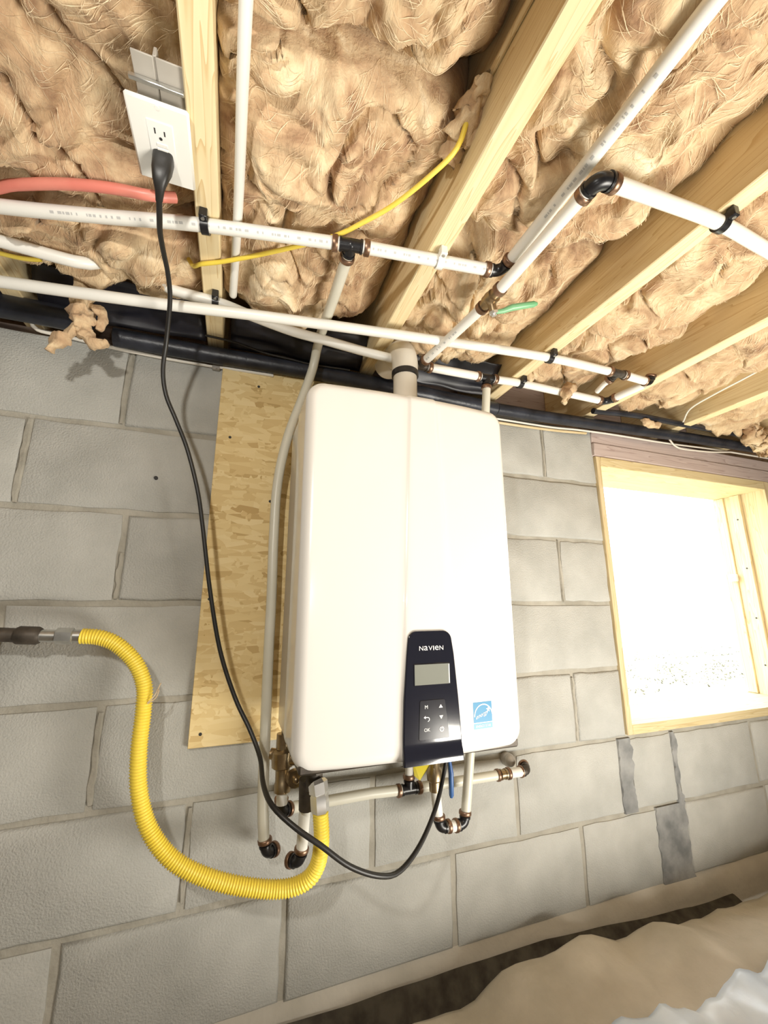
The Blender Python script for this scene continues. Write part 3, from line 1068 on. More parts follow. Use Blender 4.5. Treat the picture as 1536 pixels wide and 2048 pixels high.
# lower crossing pipe
P3L = [(-2.15, -0.33, 0.026), (-1.5, -0.30, 0.026), (-1.0, -0.262, 0.026), (-0.8027, -0.2417, 0.030), (-0.6921, -0.2303, 0.032), (-0.662, -0.222, 0.046), (-0.640, -0.215, 0.066)]
pipe(P3L, R34, 'white pipe at far left disappearing into the wool', 'white supply pipes')
t3 = (0.0594, -0.1754, 0.0)
P3M = [(-0.560, -0.205, 0.060), (-0.530, -0.207, 0.036), (-0.437, -0.2115, 0.0262), (-0.3691, -0.2017, 0.0195), (-0.2751, -0.188, 0.012), (-0.1979, -0.1856, 0.008), (-0.0948, -0.1811, 0.003), (0.0382, -0.1768, 0.0)]
pipe(P3M, R34, 'white pipe slanting under the longest pipe to the tee by the flue', 'white supply pipes')
fitting('pipe_tee', 'dark tee in front of the white flue elbow', t3, (unit(t3, (-0.0948, -0.1811, 0.003)), (1, 0.06, 0.03), (0.12, -1, 0.0)), body='iron')
t4 = (0.271, -0.1638, 0.012)
pipe([(0.0810, -0.1738, 0.0012), (0.16, -0.169, 0.006), (0.250, -0.165, 0.0108)], R34, 'short white pipe between the two dark tees above the heater', 'white supply pipes', straight=True)
fitting('pipe_tee', 'dark tee above the right shoulder of the heater', t4, ((-1, -0.02, -0.05), (1, 0.03, 0.05), (-0.05, 0.05, -1)))
c5 = (0.7244, -0.156, 0.0215)
pipe([(0.292, -0.1632, 0.0130), (0.3959, -0.1520, 0.0258), (0.5444, -0.1510, 0.0258), (0.703, -0.1555, 0.0215)], R34, 'white pipe from the heater tee to the corner fitting at right', 'white supply pipes')
fitting('pipe_elbow', 'black corner fitting at the right end of the lowest pipe', c5, ((-1, 0, 0), (0.16, -1, 0.02)))
pipe([(0.7278, -0.178, 0.022), (0.7435, -0.272, 0.0235)], R34, 'short white return piece slanting up to the fourth joist', 'white supply pipes', straight=True)

# valve run
v0 = (0.0945, -0.446, 0.0)
pipe([(0.0620, -0.1965, 0.0), (0.0775, -0.312, -0.001), (0.0920, -0.420, -0.001)], R34, 'scuffed white pipe between lower dark tee and the green handled valve', 'white supply pipes', straight=True, mark=(0.02, 0.14, CAMP))
e6 = (0.1012, -0.7125, -0.002)
pipe([(0.0965, -0.474, -0.001), (0.0995, -0.690, -0.002)], R34, 'white pipe between green handled valve and glossy black elbow', 'white supply pipes', straight=True)
fitting('pipe_elbow', 'glossy black elbow with copper rings at upper right', e6, ((-0.01, 1, 0), (1, 0.02, 0.09)), r=0.0125)
pipe([(0.1235, -0.7120, 0.0), (0.2369, -0.7105, 0.012), (0.3796, -0.7070, 0.0258), (0.5298, -0.6980, 0.027), (0.90, -0.675, 0.027), (1.6, -0.66, 0.027)], R34, 'white pipe from the glossy elbow to the right edge', 'white supply pipes')
vt = thing('ball_valve', 'brass inline valve with a long green lever handle', 'valve', v0)
m = MB()
m.tube([Vector(v0) + Vector((-0.002, 0.022, 0)), Vector(v0) + Vector((-0.001, 0.013, 0)), Vector(v0) + Vector((-0.001, 0.012, 0)), Vector(v0) + Vector((0.001, -0.012, 0)), Vector(v0) + Vector((0.001, -0.013, 0)), Vector(v0) + Vector((0.002, -0.022, 0))],
       [0.011, 0.011, 0.0145, 0.0145, 0.011, 0.011], 16)
m.ball(v0, 0.0155, 16, 10)
m.build('valve_body', M['brass'], vt)
st0 = Vector(v0)
sd = Vector((0.30, 0.16, -0.94)).normalized()
MB().tube([st0 + sd * 0.010, st0 + sd * 0.026], 0.0085, 12).build('valve_stem', M['brass'], vt)
m = MB()
m.tube([st0 + sd * 0.026, st0 + sd * 0.031], 0.0095, 6)
m.tube([st0 + sd * 0.031, st0 + sd * 0.035], 0.0055, 10)
m.build('stem_nut', M['chrome'], vt)
hp = st0 + sd * 0.028
hd = Vector((0.92, -0.36, 0.10)).normalized()
hside = hd.cross(sd).normalized()
m = MB()
for k, (s, w, th) in enumerate(((0.006, 0.006, 0.003),)):
    path = [hp + hd * 0.006, hp + hd * 0.02 - sd * 0.001, hp + hd * 0.04 - sd * 0.006, hp + hd * 0.085 - sd * 0.008, hp + hd * 0.092 - sd * 0.008]
    m.tube(path, [0.004, 0.0052, 0.0068, 0.0062, 0.003], 12)
m.build('lever_handle', M['green'], vt)
for s in (1, -1):
    a = Vector(v0) + Vector((-0.0015 * s, 0.024 * s, 0))
    MB().tube([a, a + Vector((-0.0006 * s, 0.010 * s, 0))], 0.0143, 18).build('crimp_ring', M['copper'], vt)

# half inch pipe beside the outlet joist
pipe([(-0.386, -1.05, 0.046), (-0.3952, -0.66, 0.046), (-0.3985, -0.455, 0.0465), (-0.4067, -0.222, 0.046)], R12, 'thin white pipe with rounded end beside the outlet joist', 'white supply pipes', endball=True)

# drop pipe from the tee to the wall and down beside the heater
pipe([(-0.2034, -0.428, 0.0255), (-0.203, -0.33, 0.0258), (-0.204, -0.235, 0.027), (-0.2045, -0.17, 0.026), (-0.2055, -0.125, 0.012), (-0.2085, -0.103, -0.02), (-0.2292, -0.088, -0.0985), (-0.2602, -0.078, -0.208),
      (-0.2775, -0.072, -0.325), (-0.2790, -0.068, -0.45), (-0.2760, -0.066, -0.60), (-0.2755, -0.065, -0.7115), (-0.2726, -0.065, -0.8952), (-0.2698, -0.065, -1.0094), (-0.2635, -0.065, -1.085)], R34,
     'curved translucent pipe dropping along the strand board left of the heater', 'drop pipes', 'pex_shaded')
e7 = (-0.258, -0.065, -1.108)
fitting('pipe_elbow', 'black elbow at the foot of the drop pipe left of the heater', e7, ((-0.15, 0, 1), (0.75, 0.66, -0.1)), arm=0.016, ringw=0.008)
# right drop pipe behind the heater
pipe([(0.2705, -0.1630, -0.012), (0.262, -0.145, -0.20), (0.245, -0.115, -0.55), (0.212, -0.101, -0.90), (0.2045, -0.10, -0.965), (0.187, -0.10, -1.085)], R34,
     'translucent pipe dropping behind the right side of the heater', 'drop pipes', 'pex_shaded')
e8 = (0.183, -0.10, -1.108)
fitting('pipe_elbow', 'black elbow at the foot of the right drop pipe', e8, ((0.10, 0, 1), (-1, -0.05, 0.05)), arm=0.015, ringw=0.008)
e9 = (0.116, -0.105, -1.104)
pipe([(0.166, -0.1015, -1.1075), (0.132, -0.1035, -1.105)], R34, 'very short white pipe between two black elbows under the heater', 'heater connections', straight=True)
fitting('pipe_elbow', 'black elbow under the blue lever, left of the right drop pipe', e9, ((1, 0.05, 0), (-0.05, 0, 1)), arm=0.015, ringw=0.008)
pipe([(0.114, -0.105, -1.086), (0.108, -0.105, -1.025)], R34, 'white pipe rising to the brass connector behind the power cord', 'heater connections', straight=True)
bc = thing('brass_union', 'brass union with blue handle hanging under the heater panel', 'valve', (0.106, -0.105, -1.02))
m = MB()
m.tube([(0.1075, -0.105, -1.028), (0.107, -0.105, -1.008), (0.1065, -0.105, -1.004), (0.106, -0.105, -0.985), (0.1055, -0.105, -0.980), (0.105, -0.105, -0.93)], [0.0135, 0.0135, 0.0175, 0.0175, 0.0135, 0.0135], 12)
m.tube([(0.105, -0.105, -0.962), (0.135, -0.118, -0.955)], 0.010, 12)
m.build('union_body', M['brass'], bc)
m = MB()
m.tube([(0.136, -0.119, -0.950), (0.139, -0.121, -0.975), (0.140, -0.122, -0.99), (0.1395, -0.122, -1.035), (0.1390, -0.122, -1.040)], [0.004, 0.0048, 0.006, 0.0055, 0.003], 10)
m.build('lever_handle', M['blue'], bc)

# horizontal return pipe low on the wall
tb = (0.064, -0.055, -1.037)
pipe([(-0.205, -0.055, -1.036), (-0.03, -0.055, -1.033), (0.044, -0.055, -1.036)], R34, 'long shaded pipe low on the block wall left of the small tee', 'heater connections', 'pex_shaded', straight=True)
fitting('pipe_tee', 'black tee on the low horizontal pipe under the control panel', tb, ((-1, 0, 0), (1, 0, 0), (0, 0, 1)), arm=0.018, ringw=0.009)
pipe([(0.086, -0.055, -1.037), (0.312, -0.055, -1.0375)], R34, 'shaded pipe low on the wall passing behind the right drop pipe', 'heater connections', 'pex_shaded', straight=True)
c10 = (0.325, -0.055, -1.0376)
fitting('pipe_coupling', 'coupling with two copper rings at the right end of the low pipe', c10, ((-1, 0, 0), (1, 0, 0)), arm=0.008, body='brass', ringw=0.008)
pipe([(0.336, -0.055, -1.0377), (0.385, -0.055, -1.0385)], R34, 'short bright white pipe near the corner elbow under the heater', 'heater connections', straight=True)
e11 = (0.403, -0.052, -1.039)
fitting('pipe_elbow', 'dark elbow entering the block wall right of the heater bottom', e11, ((-1, 0, 0), (0.15, 0.9, 0.25)), arm=0.014, ringw=0.007, body='iron')
m = MB()
m.tube([(0.375, 0.004, -1.024), (0.375, -0.014, -1.024)], 0.017, 16)
m.ball((0.375, -0.014, -1.024), 0.0165, 16, 10)
o = m.build('wall_plug', M['grey_metal'])
tag(o, 'rounded grey plug on the block wall above the dark elbow', 'plug')
pipe([(0.064, -0.055, -1.010), (0.062, -0.066, -0.965), (0.060, -0.085, -0.90)], 0.0095, 'thin white pipe rising from the small tee beside the yellow tag', 'heater connections', 'pex')
m = MB()
vs = [(0.066, -0.115, -0.952), (0.098, -0.13, -0.938), (0.072, -0.112, -0.985), (0.066, -0.112, -0.975)]
tg = [(0.043, -0.122, -0.948), (0.092, -0.146, -0.938), (0.084, -0.144, -0.951), (0.058, -0.130, -0.992), (0.048, -0.123, -0.984)]
nn = Vector((0.35, -0.93, 0.1)).normalized() * 0.0008
m.add(tg + [tuple(Vector(p) + nn) for p in tg], [(0, 1, 2, 3, 4), (9, 8, 7, 6, 5)] + [(k, (k + 1) % 5, 5 + (k + 1) % 5, 5 + k) for k in range(5)])
m.tube([(0.046, -0.123, -0.950), (0.050, -0.115, -0.90)], 0.0008, 5)
o = m.build('warning_tag', M['yellow_tag'], None, False)
tag(o, 'bent yellow paper tag hanging under the heater control panel', 'tag')

# left cluster under the heater
lv = thing('isolation_valve', 'brown brass valve with yellow lever under the left heater corner', 'valve', (-0.236, -0.10, -1.0))
m = MB()
m.tube([(-0.2385, -0.10, -0.876), (-0.2385, -0.10, -0.905)], 0.014, 14)
m.tube([(-0.2385, -0.10, -0.905), (-0.238, -0.10, -0.909), (-0.2375, -0.10, -0.938), (-0.237, -0.10, -0.942)], [0.017, 0.024, 0.022, 0.015], 10)
m.tube([(-0.237, -0.10, -0.942), (-0.2365, -0.10, -0.965), (-0.236, -0.10, -0.968), (-0.2355, -0.10, -0.985)], [0.0145, 0.0145, 0.0165, 0.0165], 14)
m.tube([(-0.237, -0.10, -0.925), (-0.205, -0.118, -0.922)], 0.0125, 12)
m.tube([(-0.2375, -0.10, -0.918), (-0.262, -0.09, -0.915)], 0.011, 12)
m.build('valve_body', M['brass'], lv)
m = MB()
m.tube([(-0.236, -0.10, -0.985), (-0.2355, -0.10, -1.008)], 0.0112, 14)
m.build('pipe_stub', M['pex'], lv)
m = MB()
m.tube([(-0.213, -0.122, -0.902), (-0.204, -0.130, -0.918), (-0.200, -0.136, -0.935), (-0.197, -0.136, -0.960), (-0.200, -0.134, -0.985)], [0.004, 0.0062, 0.0048, 0.0056, 0.003], 10)
m.build('lever_handle', M['yellow_grip'], lv)
m = MB()
m.tube([(-0.2165, -0.112, -0.957), (-0.2135, -0.126, -0.957)], 0.0165, 14)
m.ball((-0.213, -0.128, -0.957), 0.008, 10, 6)
m.build('drain_cap', M['brass'], lv)
e12 = (-0.2360, -0.085, -1.026)
fitting('pipe_elbow', 'black elbow under the brown brass valve joining the low pipe', e12, ((0.02, -0.25, 1), (1, 0.65, -0.2)), arm=0.016, ringw=0.007)
l2 = thing('gas_valve', 'grey steel gas valve under the heater joining the yellow hose', 'valve', (-0.185, -0.185, -0.99))
m = MB()
m.tube([(-0.187, -0.175, -0.876), (-0.187, -0.175, -0.905), (-0.186, -0.175, -0.907), (-0.186, -0.176, -0.93)], [0.017, 0.017, 0.0205, 0.0205], 8)
m.tube([(-0.186, -0.176, -0.93), (-0.185, -0.178, -0.96)], 0.0165, 14)
m.tube([(-0.197, -0.16, -0.945), (-0.1945, -0.155, -1.0)], 0.0155, 12)
m.build('valve_body', M['iron'], l2)
m = MB()
m.tube([(-0.1815, -0.186, -0.943), (-0.1805, -0.188, -0.946), (-0.1785, -0.1885, -0.960), (-0.178, -0.1885, -0.962)], [0.0155, 0.0185, 0.0185, 0.0155], 6)
m.build('hex_nut', M['chrome'], l2)
m = MB()
m.tube([(-0.178, -0.1885, -0.961), (-0.1775, -0.189, -0.966), (-0.1755, -0.1895, -0.988), (-0.1752, -0.19, -0.995)], [0.014, 0.0175, 0.0175, 0.015], 6)
m.build('hex_nut', M['chrome'], l2)
pipe([(-0.1935, -0.135, -1.0), (-0.194, -0.128, -1.03), (-0.1955, -0.122, -1.085)], R34, 'short white pipe dropping behind the yellow hose end', 'heater connections', straight=True)
e13 = (-0.198, -0.118, -1.108)
fitting('pipe_elbow', 'black elbow tucked behind the bend of the yellow hose', e13, ((0.1, -0.15, 1), (-0.6, 0.75, -0.1)), arm=0.016, ringw=0.008)

# pipe hangers
def hanger(label, c, axis, material, r=0.0113, joist=True):
    c = Vector(c)
    a = Vector(axis).normalized()
    t = thing('pipe_hanger', label, 'hanger', c, 'pipe hangers nailed to the joists')
    m = MB()
    up = Vector((0, 0, 1))
    sd = a.cross(up).normalized()
    n = 16
    vs, fs = [], []
    for k in range(n + 1):
        an = math.radians(-35 + 250 * k / n) + math.pi
        d = sd * math.cos(an) + up * math.sin(an)
        for rr in (r + 0.0004, r + 0.0034):
            for s in (-0.0065, 0.0065):
                vs.append(c + d * rr + a * s)
    for k in range(n):
        b = k * 4
        e = b + 4
        fs += [(b, b + 1, e + 1, e), (b + 2, e + 2, e + 3, b + 3), (b, e, e + 2, b + 2), (b + 1, b + 3, e + 3, e + 1)]
    fs += [(0, 2, 3, 1), (n * 4, n * 4 + 1, n * 4 + 3, n * 4 + 2)]
    m.add(vs, fs)
    m.build('hook', M[material], t)
    b = c + sd * (r + 0.008)
    m = MB()
    m.bbox(b + Vector((-0.0065, -0.006, -0.006)), Vector((b.x + 0.0065, b.y + 0.006, JZ)), 0.001)
    m.build('nail_boss', M[material], t)
    m = MB()
    m.tube([b + Vector((0, 0, -0.0075)), b + Vector((0, 0, -0.005))], 0.0032, 8)
    m.build('nail_head', M['steel'], t)
    return t


hanger('black hanger on the outlet joist below the plug', (-0.4505, -0.4045, P1z), (1, -0.15, 0), 'black_plastic')
hanger('white hanger on the middle joist right of the black tee', (-0.035, -0.4726, P1z), (1, -0.1, 0), 'pex')
hanger('black hanger on the longest pipe at the third joist', (0.385, -0.2868, 0.0255), (1, -0.02, 0), 'black_plastic')
hanger('black hanger on the lowest pipe at the third joist', (0.3945, -0.1522, 0.0256), (1, 0.02, 0), 'black_plastic')
hanger('black hanger at the upper right on the elbow run', (0.383, -0.7068, 0.0258), (1, 0.04, 0.02), 'black_plastic')
hanger('small black hanger on the outlet joist near the wall', (-0.441, -0.2112, 0.0262), (1, 0.0, 0), 'black_plastic')

# ------------------------------------------------------------------ black tubes, plastic sheet and wires along the top of the wall
def ribtube(pts, r, label, name, material, n=16):
    m = MB()
    m.tube(spline(pts, 0.02), r, n)
    o = m.build(name, M[material])
    tag(o, label, 'tube')
    return o


ribtube([(-0.668, -0.036, 0.004), (-0.555, -0.032, 0.006), (-0.434, -0.030, 0.008), (-0.31, -0.032, 0.009), (-0.18, -0.034, 0.010), (0.05, -0.034, 0.006), (0.24, -0.033, 0.002), (0.39, -0.032, -0.001)], 0.0215,
        'black foam pipe sleeve from the hanging wool scrap to behind the heater', 'foam_sleeve', 'foam')
ribtube([(0.392, -0.034, -0.0015), (0.59, -0.034, 0.002), (0.92, -0.036, 0.012), (1.32, -0.040, 0.022), (1.80, -0.042, 0.03), (2.1, -0.042, 0.03)], 0.019,
        'dark blue black sleeve along the wall top above the window', 'foam_sleeve', 'foam')
ribtube([(0.76, -0.07, 0.036), (0.95, -0.085, 0.042), (1.2, -0.085, 0.044), (1.6, -0.085, 0.05), (2.0, -0.085, 0.05)], 0.010,
        'thinner dark tube just above the sleeve over the window', 'foam_sleeve', 'foam')
ribtube([(-2.15, -0.05, 0.022), (-1.2, -0.05, 0.022), (-0.95, -0.05, 0.021), (-0.80, -0.048, 0.022), (-0.715, -0.046, 0.020)], 0.026,
        'black foam sleeve at the left edge ending at the wool scrap', 'foam_sleeve', 'foam')

m = MB()
vs, fs = [], []
nx, ny = 130, 16
for i in range(nx + 1):
    x = -2.15 + 2.51 * i / nx
    for j in range(ny + 1):
        t = j / ny
        y = -0.035 - 0.085 * t + 0.010 * noise.noise(Vector((x * 7, t * 3, 2)))
        z = 0.036 + 0.060 * t ** 0.7 + 0.012 * noise.noise(Vector((x * 9, t * 4, 5)))
        vs.append((x, y, max(z, 0.034)))
for i in range(nx):
    x = -2.15 + 2.51 * (i + 0.5) / nx
    if any(a - 0.008 < x < a + 0.046 for a, _ in JX):
        continue
    for j in range(ny):
        a = i * (ny + 1) + j
        fs.append((a, a + 1, a + ny + 2, a + ny + 1))
m.add(vs, fs)
o = m.build('plastic_sheet', M['poly'])
sm = o.modifiers.new('thickness', 'SOLIDIFY')
sm.thickness = 0.0008
tag(o, 'black plastic sheet lining the joist ends above the wall', 'plastic sheet')


def wire(name, pts, r, mat_, label, cat='wire', n=10, group=None):
    m = MB()
    m.tube(spline(pts, 0.010), r, n)
    o = m.build(name, M[mat_])
    tag(o, label, cat, group)
    return o


wire('white_cable', [(-0.842, -0.03, 0.045), (-0.8395, -0.012, 0.020), (-0.826, -0.006, 0.0045), (-0.7734, -0.006, 0.001), (-0.6817, -0.006, -0.0065), (-0.5633, -0.006, -0.0105), (-0.4474, -0.006, -0.010), (-0.41, -0.012, -0.012), (-0.3, -0.016, -0.012)], 0.0045,
     'white_wire', 'white cable clamped along the top of the block wall at left', 'cable')
wire('white_cable', [(0.40, -0.010, -0.022), (0.6176, -0.012, -0.020), (0.75, -0.02, -0.016), (0.9125, -0.022, -0.012), (1.1655, -0.024, -0.010), (1.45, -0.024, 0.0), (1.85, -0.025, 0.004)], 0.0035,
     'white_wire', 'white cable along the wall top over the window header', 'cable')
wire('white_cable', [(1.168, -0.034, 0.004), (1.175, -0.037, -0.010), (1.19, -0.037, -0.022), (1.24, -0.036, -0.029), (1.40, -0.036, -0.020), (1.52, -0.033, -0.004)], 0.0032,
     'white_wire', 'loose loop of white cable drooping over the window header', 'cable')
wire('tan_cable', [(0.36, -0.008, -0.034), (0.50, -0.008, -0.032), (0.65, -0.010, -0.028), (0.78, -0.012, -0.020)], 0.0045, 'romex_tan',
     'tan cable under the dark sleeve right of the heater', 'cable')
wire('black_cable', [(-0.47, -0.075, 0.030), (-0.40, -0.070, 0.030), (-0.33, -0.062, 0.022), (-0.26, -0.058, 0.020), (-0.20, -0.056, 0.018), (-0.1, -0.06, 0.02)], 0.0028, 'rubber',
     'thin black wire sagging over the foam sleeve left of the drop pipe', 'wire')
wire('pull_wire', [(1.16, -0.10, 0.045), (1.10, -0.17, 0.055), (1.09, -0.26, 0.065), (1.10, -0.36, 0.08), (1.12, -0.5, 0.11)], 0.003, 'white_wire',
     'thin pale wire bending up beside the joist over the window', 'wire')
m = MB()
m.bbox((-0.4525, -0.0125, -0.020), (-0.4335, 0.0, 0.0), 0.002)
m.tube([(-0.443, -0.0125, -0.0165), (-0.443, -0.0145, -0.0165)], 0.003, 8)
o = m.build('cable_clamp', M['grey_metal'])
tag(o, 'small grey clamp holding the white cable at the board corner', 'clamp')

wire('yellow_cable', [(-0.495, -0.262, 0.075), (-0.481, -0.279, 0.045), (-0.4666, -0.3023, 0.0335), (-0.4207, -0.3264, 0.0335), (-0.3412, -0.3736, 0.036), (-0.2405, -0.4391, 0.041), (-0.1883, -0.4867, 0.047), (-0.1486, -0.531, 0.052), (-0.111, -0.5893, 0.058), (-0.0844, -0.63, 0.075), (-0.078, -0.66, 0.11)], 0.0042, 'romex',
     'yellow electrical cable slung from the outlet joist to the middle joist', 'cable')
wire('yellow_cable', [(-1.9, -0.22, 0.034), (-1.4, -0.21, 0.034), (-1.0, -0.20, 0.042), (-0.8436, -0.19, 0.044), (-0.7807, -0.1889, 0.046), (-0.73, -0.1941, 0.06)], 0.0042, 'romex',
     'short glimpse of yellow cable at the left edge', 'cable')
wire('red_pipe', [(-2.15, -0.26, 0.039), (-1.4, -0.275, 0.039), (-0.92, -0.315, 0.0395), (-0.7865, -0.342, 0.040), (-0.735, -0.366, 0.0405), (-0.66, -0.3938, 0.041), (-0.5921, -0.411, 0.041), (-0.535, -0.4165, 0.043), (-0.500, -0.41, 0.060)], 0.0085, 'red',
     'salmon red tubing entering the wool below the outlet plate', 'pipe', 14)

# ------------------------------------------------------------------ flue
fl = thing('flue_pipe', 'white plastic flue rising from the heater and turning into the wall', 'flue', (0.006, -0.2, -0.19))
m = MB()
m.tube([(0.006, -0.2, -0.197), (0.006, -0.2, -0.048)], 0.0295, 28)
m.build('riser', M['pvc'], fl)
m = MB()
m.tube([(0.006, -0.2, -0.060), (0.006, -0.2, -0.058), (0.006, -0.2, -0.046), (0.006, -0.2, -0.044)], [0.031, 0.0335, 0.0335, 0.031], 28)
m.build('gasket_ring', M['rubber'], fl)
path = [Vector((0.006, -0.2, -0.046)), Vector((0.006, -0.2, -0.02))]
for k in range(1, 10):
    a = math.radians(9 * k)
    path.append(Vector((0.006 - 0.004 * k / 9, -0.2 + 0.055 * (1 - math.cos(a)), -0.02 + 0.055 * math.sin(a))))
path += [Vector((0.002, -0.13, 0.0365)), Vector((0.001, -0.085, 0.037))]
m = MB()
m.tube(path, 0.0325, 28)
m.build('elbow', M['pvc'], fl)
m = MB()
m.tube([(0.002, -0.13, 0.0365), (0.001, -0.125, 0.037), (0.001, -0.08, 0.037)], [0.033, 0.035, 0.035], 28)
m.build('hub', M['pvc'], fl)

# ------------------------------------------------------------------ strand board backing
m = MB()
m.bbox((-0.427, -0.0135, -0.912), (0.17, -0.0025, -0.003), 0.001)
bd = m.build('backing_board', M['osb'])
tag(bd, 'yellowish strand board panel fixed to the blocks behind the heater', 'board')
for x, z in ((-0.3953, -0.2013), (-0.2885, -0.3587), (-0.41, -0.60), (-0.404, -0.885), (-0.335, -0.05)):
    k = MB()
    k.tube([(x, -0.0142, z), (x, -0.012, z)], 0.0035, 10)
    s = k.build('screw_head', M['slot'], None, True, origin=bd.location)
    s.parent = bd
    s.matrix_parent_inverse = Matrix.Translation(-bd.location)

# ------------------------------------------------------------------ water heater
HX0, HX1, HZ0, HZ1 = -0.254, 0.186, -0.876, -0.187
heater = thing('water_heater', 'glossy white wall hung tankless water heater with dark control panel', 'water heater', (-0.034, -0.2, HZ0))
m = MB()
m.bbox((HX0 + 0.006, -0.245, HZ0 + 0.012), (HX1 - 0.006, -0.070, HZ1 - 0.012), 0.006)
m.build('rear_case', M['case'], heater)
for za, zb in ((HZ1 - 0.10, HZ1 - 0.06), (HZ0 + 0.05, HZ0 + 0.09)):
    MB().bbox((HX0 + 0.02, -0.07, za), (HX1 - 0.02, -0.0136, zb), 0.002).build('mounting_rail', M['grey_metal'], heater)


def crease(z):
    t = (z - HZ1) / (HZ0 - HZ1)
    return -0.046 - 0.026 * max(0, t - 0.05) , 0.008 + 0.030 * max(0, t - 0.05)


def front_y(x, z):
    xl, xr = crease(z)
    if x < xl:
        u = (xl - x) / (xl - HX0)
        return -0.3535 + 0.0035 * min(1, (xl - x) / 0.007) + 0.012 * u ** 1.8
    if x > xr:
        u = (x - xr) / (HX1 - xr)
        return -0.3535 + 0.0035 * min(1, (x - xr) / 0.007) + 0.012 * u ** 1.8
    return -0.3535


RC, RB = 0.034, 0.020
cxh, czh = (HX0 + HX1) / 2, (HZ0 + HZ1) / 2
hw, hh = (HX1 - HX0) / 2, (HZ1 - HZ0) / 2


def inside(x, z):
    dx, dz = abs(x - cxh) - (hw - RC), abs(z - czh) - (hh - RC)
    return RC - (math.hypot(max(dx, 0), max(dz, 0)) + min(max(dx, dz), 0))


def rows_param(n_edge, n_mid, r):
    e = [r * (1 - math.cos(math.pi / 2 * k / n_edge)) for k in range(n_edge)]
    return e


zs = [HZ1 - RC * (1 - math.cos(math.pi / 2 * k / 12)) for k in range(12)] + [HZ1 - RC - (HZ1 - HZ0 - 2 * RC) * k / 50 for k in range(51)] + [HZ0 + RC * (1 - math.cos(math.pi / 2 * k / 12)) for k in range(11, -1, -1)]
vs, fs = [], []
ncol = None
for z in zs:
    dz = max(0.0, abs(z - czh) - (hh - RC))
    w = hw - RC + math.sqrt(max(0.0, RC * RC - dz * dz))
    xl, xr = crease(z)
    A, B = cxh - w, cxh + w
    xs = [A + RB * (1 - math.cos(math.pi / 2 * k / 10)) for k in range(10)]
    a2, b2 = A + RB, xl - 0.008
    xs += [a2 + (b2 - a2) * k / 16 for k in range(16)]
    xs += [xl - 0.008, xl - 0.0055, xl - 0.003, xl - 0.0006, xl + 0.0006]
    xs += [xl + 0.0006 + (xr - xl - 0.0012) * k / 8 for k in range(1, 8)]
    xs += [xr - 0.0006, xr + 0.0006, xr + 0.003, xr + 0.0055, xr + 0.008]
    a2, b2 = xr + 0.008, B - RB
    xs += [a2 + (b2 - a2) * k / 16 for k in range(1, 17)]
    xs += [B - RB * (1 - math.cos(math.pi / 2 * k / 10)) for k in range(9, -1, -1)]
    ncol = len(xs)
    for x in xs:
        d = max(0.0, inside(x, z))
        y = front_y(x, z)
        if d < RB:
            y += RB - math.sqrt(max(0.0, RB * RB - (RB - d) ** 2))
        vs.append((x, y, z))
nr = len(zs)
for j in range(nr - 1):
    for i in range(ncol - 1):
        a = j * ncol + i
        fs.append((a, a + 1, a + ncol + 1, a + ncol))
per = list(range(ncol)) + [j * ncol + ncol - 1 for j in range(1, nr)] + [(nr - 1) * ncol + i for i in range(ncol - 2, -1, -1)] + [j * ncol for j in range(nr - 2, 0, -1)]
o0 = len(vs)
vs += [(vs[k][0], -0.225, vs[k][2]) for k in per]
n = len(per)
for k in range(n):
    fs.append((per[k], o0 + k, o0 + (k + 1) % n, per[(k + 1) % n]))
m = MB()
m.add(vs, fs)
m.build('front_cover', M['enamel'], heater, True, angle=50)
m = MB()
m.bbox((HX0 + 0.012, -0.335, HZ0 - 0.0015), (HX1 - 0.012, -0.09, HZ0 + 0.014), 0.003)
m.build('bottom_plate', M['iron'], heater)
for x, y, r in ((-0.2, -0.2, 0.013), (0.058, -0.16, 0.012), (0.105, -0.15, 0.014), (0.14, -0.15, 0.010), (0.088, -0.2, 0.007)):
    MB().tube([(x, y, HZ0 + 0.006), (x, y, HZ0 - 0.012), (x, y, HZ0 - 0.014)], [r, r, r * 0.8], 10).build('connection_stub', M['grey_metal'], heater)

# control panel
PY = -0.3565
def rounded_poly(pts, radii, seg=7):
    out = []
    n = len(pts)
    for i in range(n):
        p = Vector((*pts[i], 0))
        a = Vector((*pts[i - 1], 0)) - p
        b = Vector((*pts[(i + 1) % n], 0)) - p
        r = radii[i]
        if r <= 0:
            out.append(pts[i])
            continue
        a2, b2 = p + a.normalized() * r, p + b.normalized() * r
        for k in range(seg + 1):
            t = k / seg
            q = a2 * (1 - t) ** 2 + p * 2 * t * (1 - t) + b2 * t * t
            out.append((q.x, q.y))
    return out


def interp(z, tab):
    for (za, xa), (zb, xb) in zip(tab, tab[1:]):
        if za >= z >= zb:
            return xa + (xb - xa) * (za - z) / (za - zb)
    return tab[-1][1]


def panel_y(z):
    return PY - (0.004 * math.sin(math.pi * min(1, (-0.850 - z) / 0.045)) if z < -0.850 else 0.0)


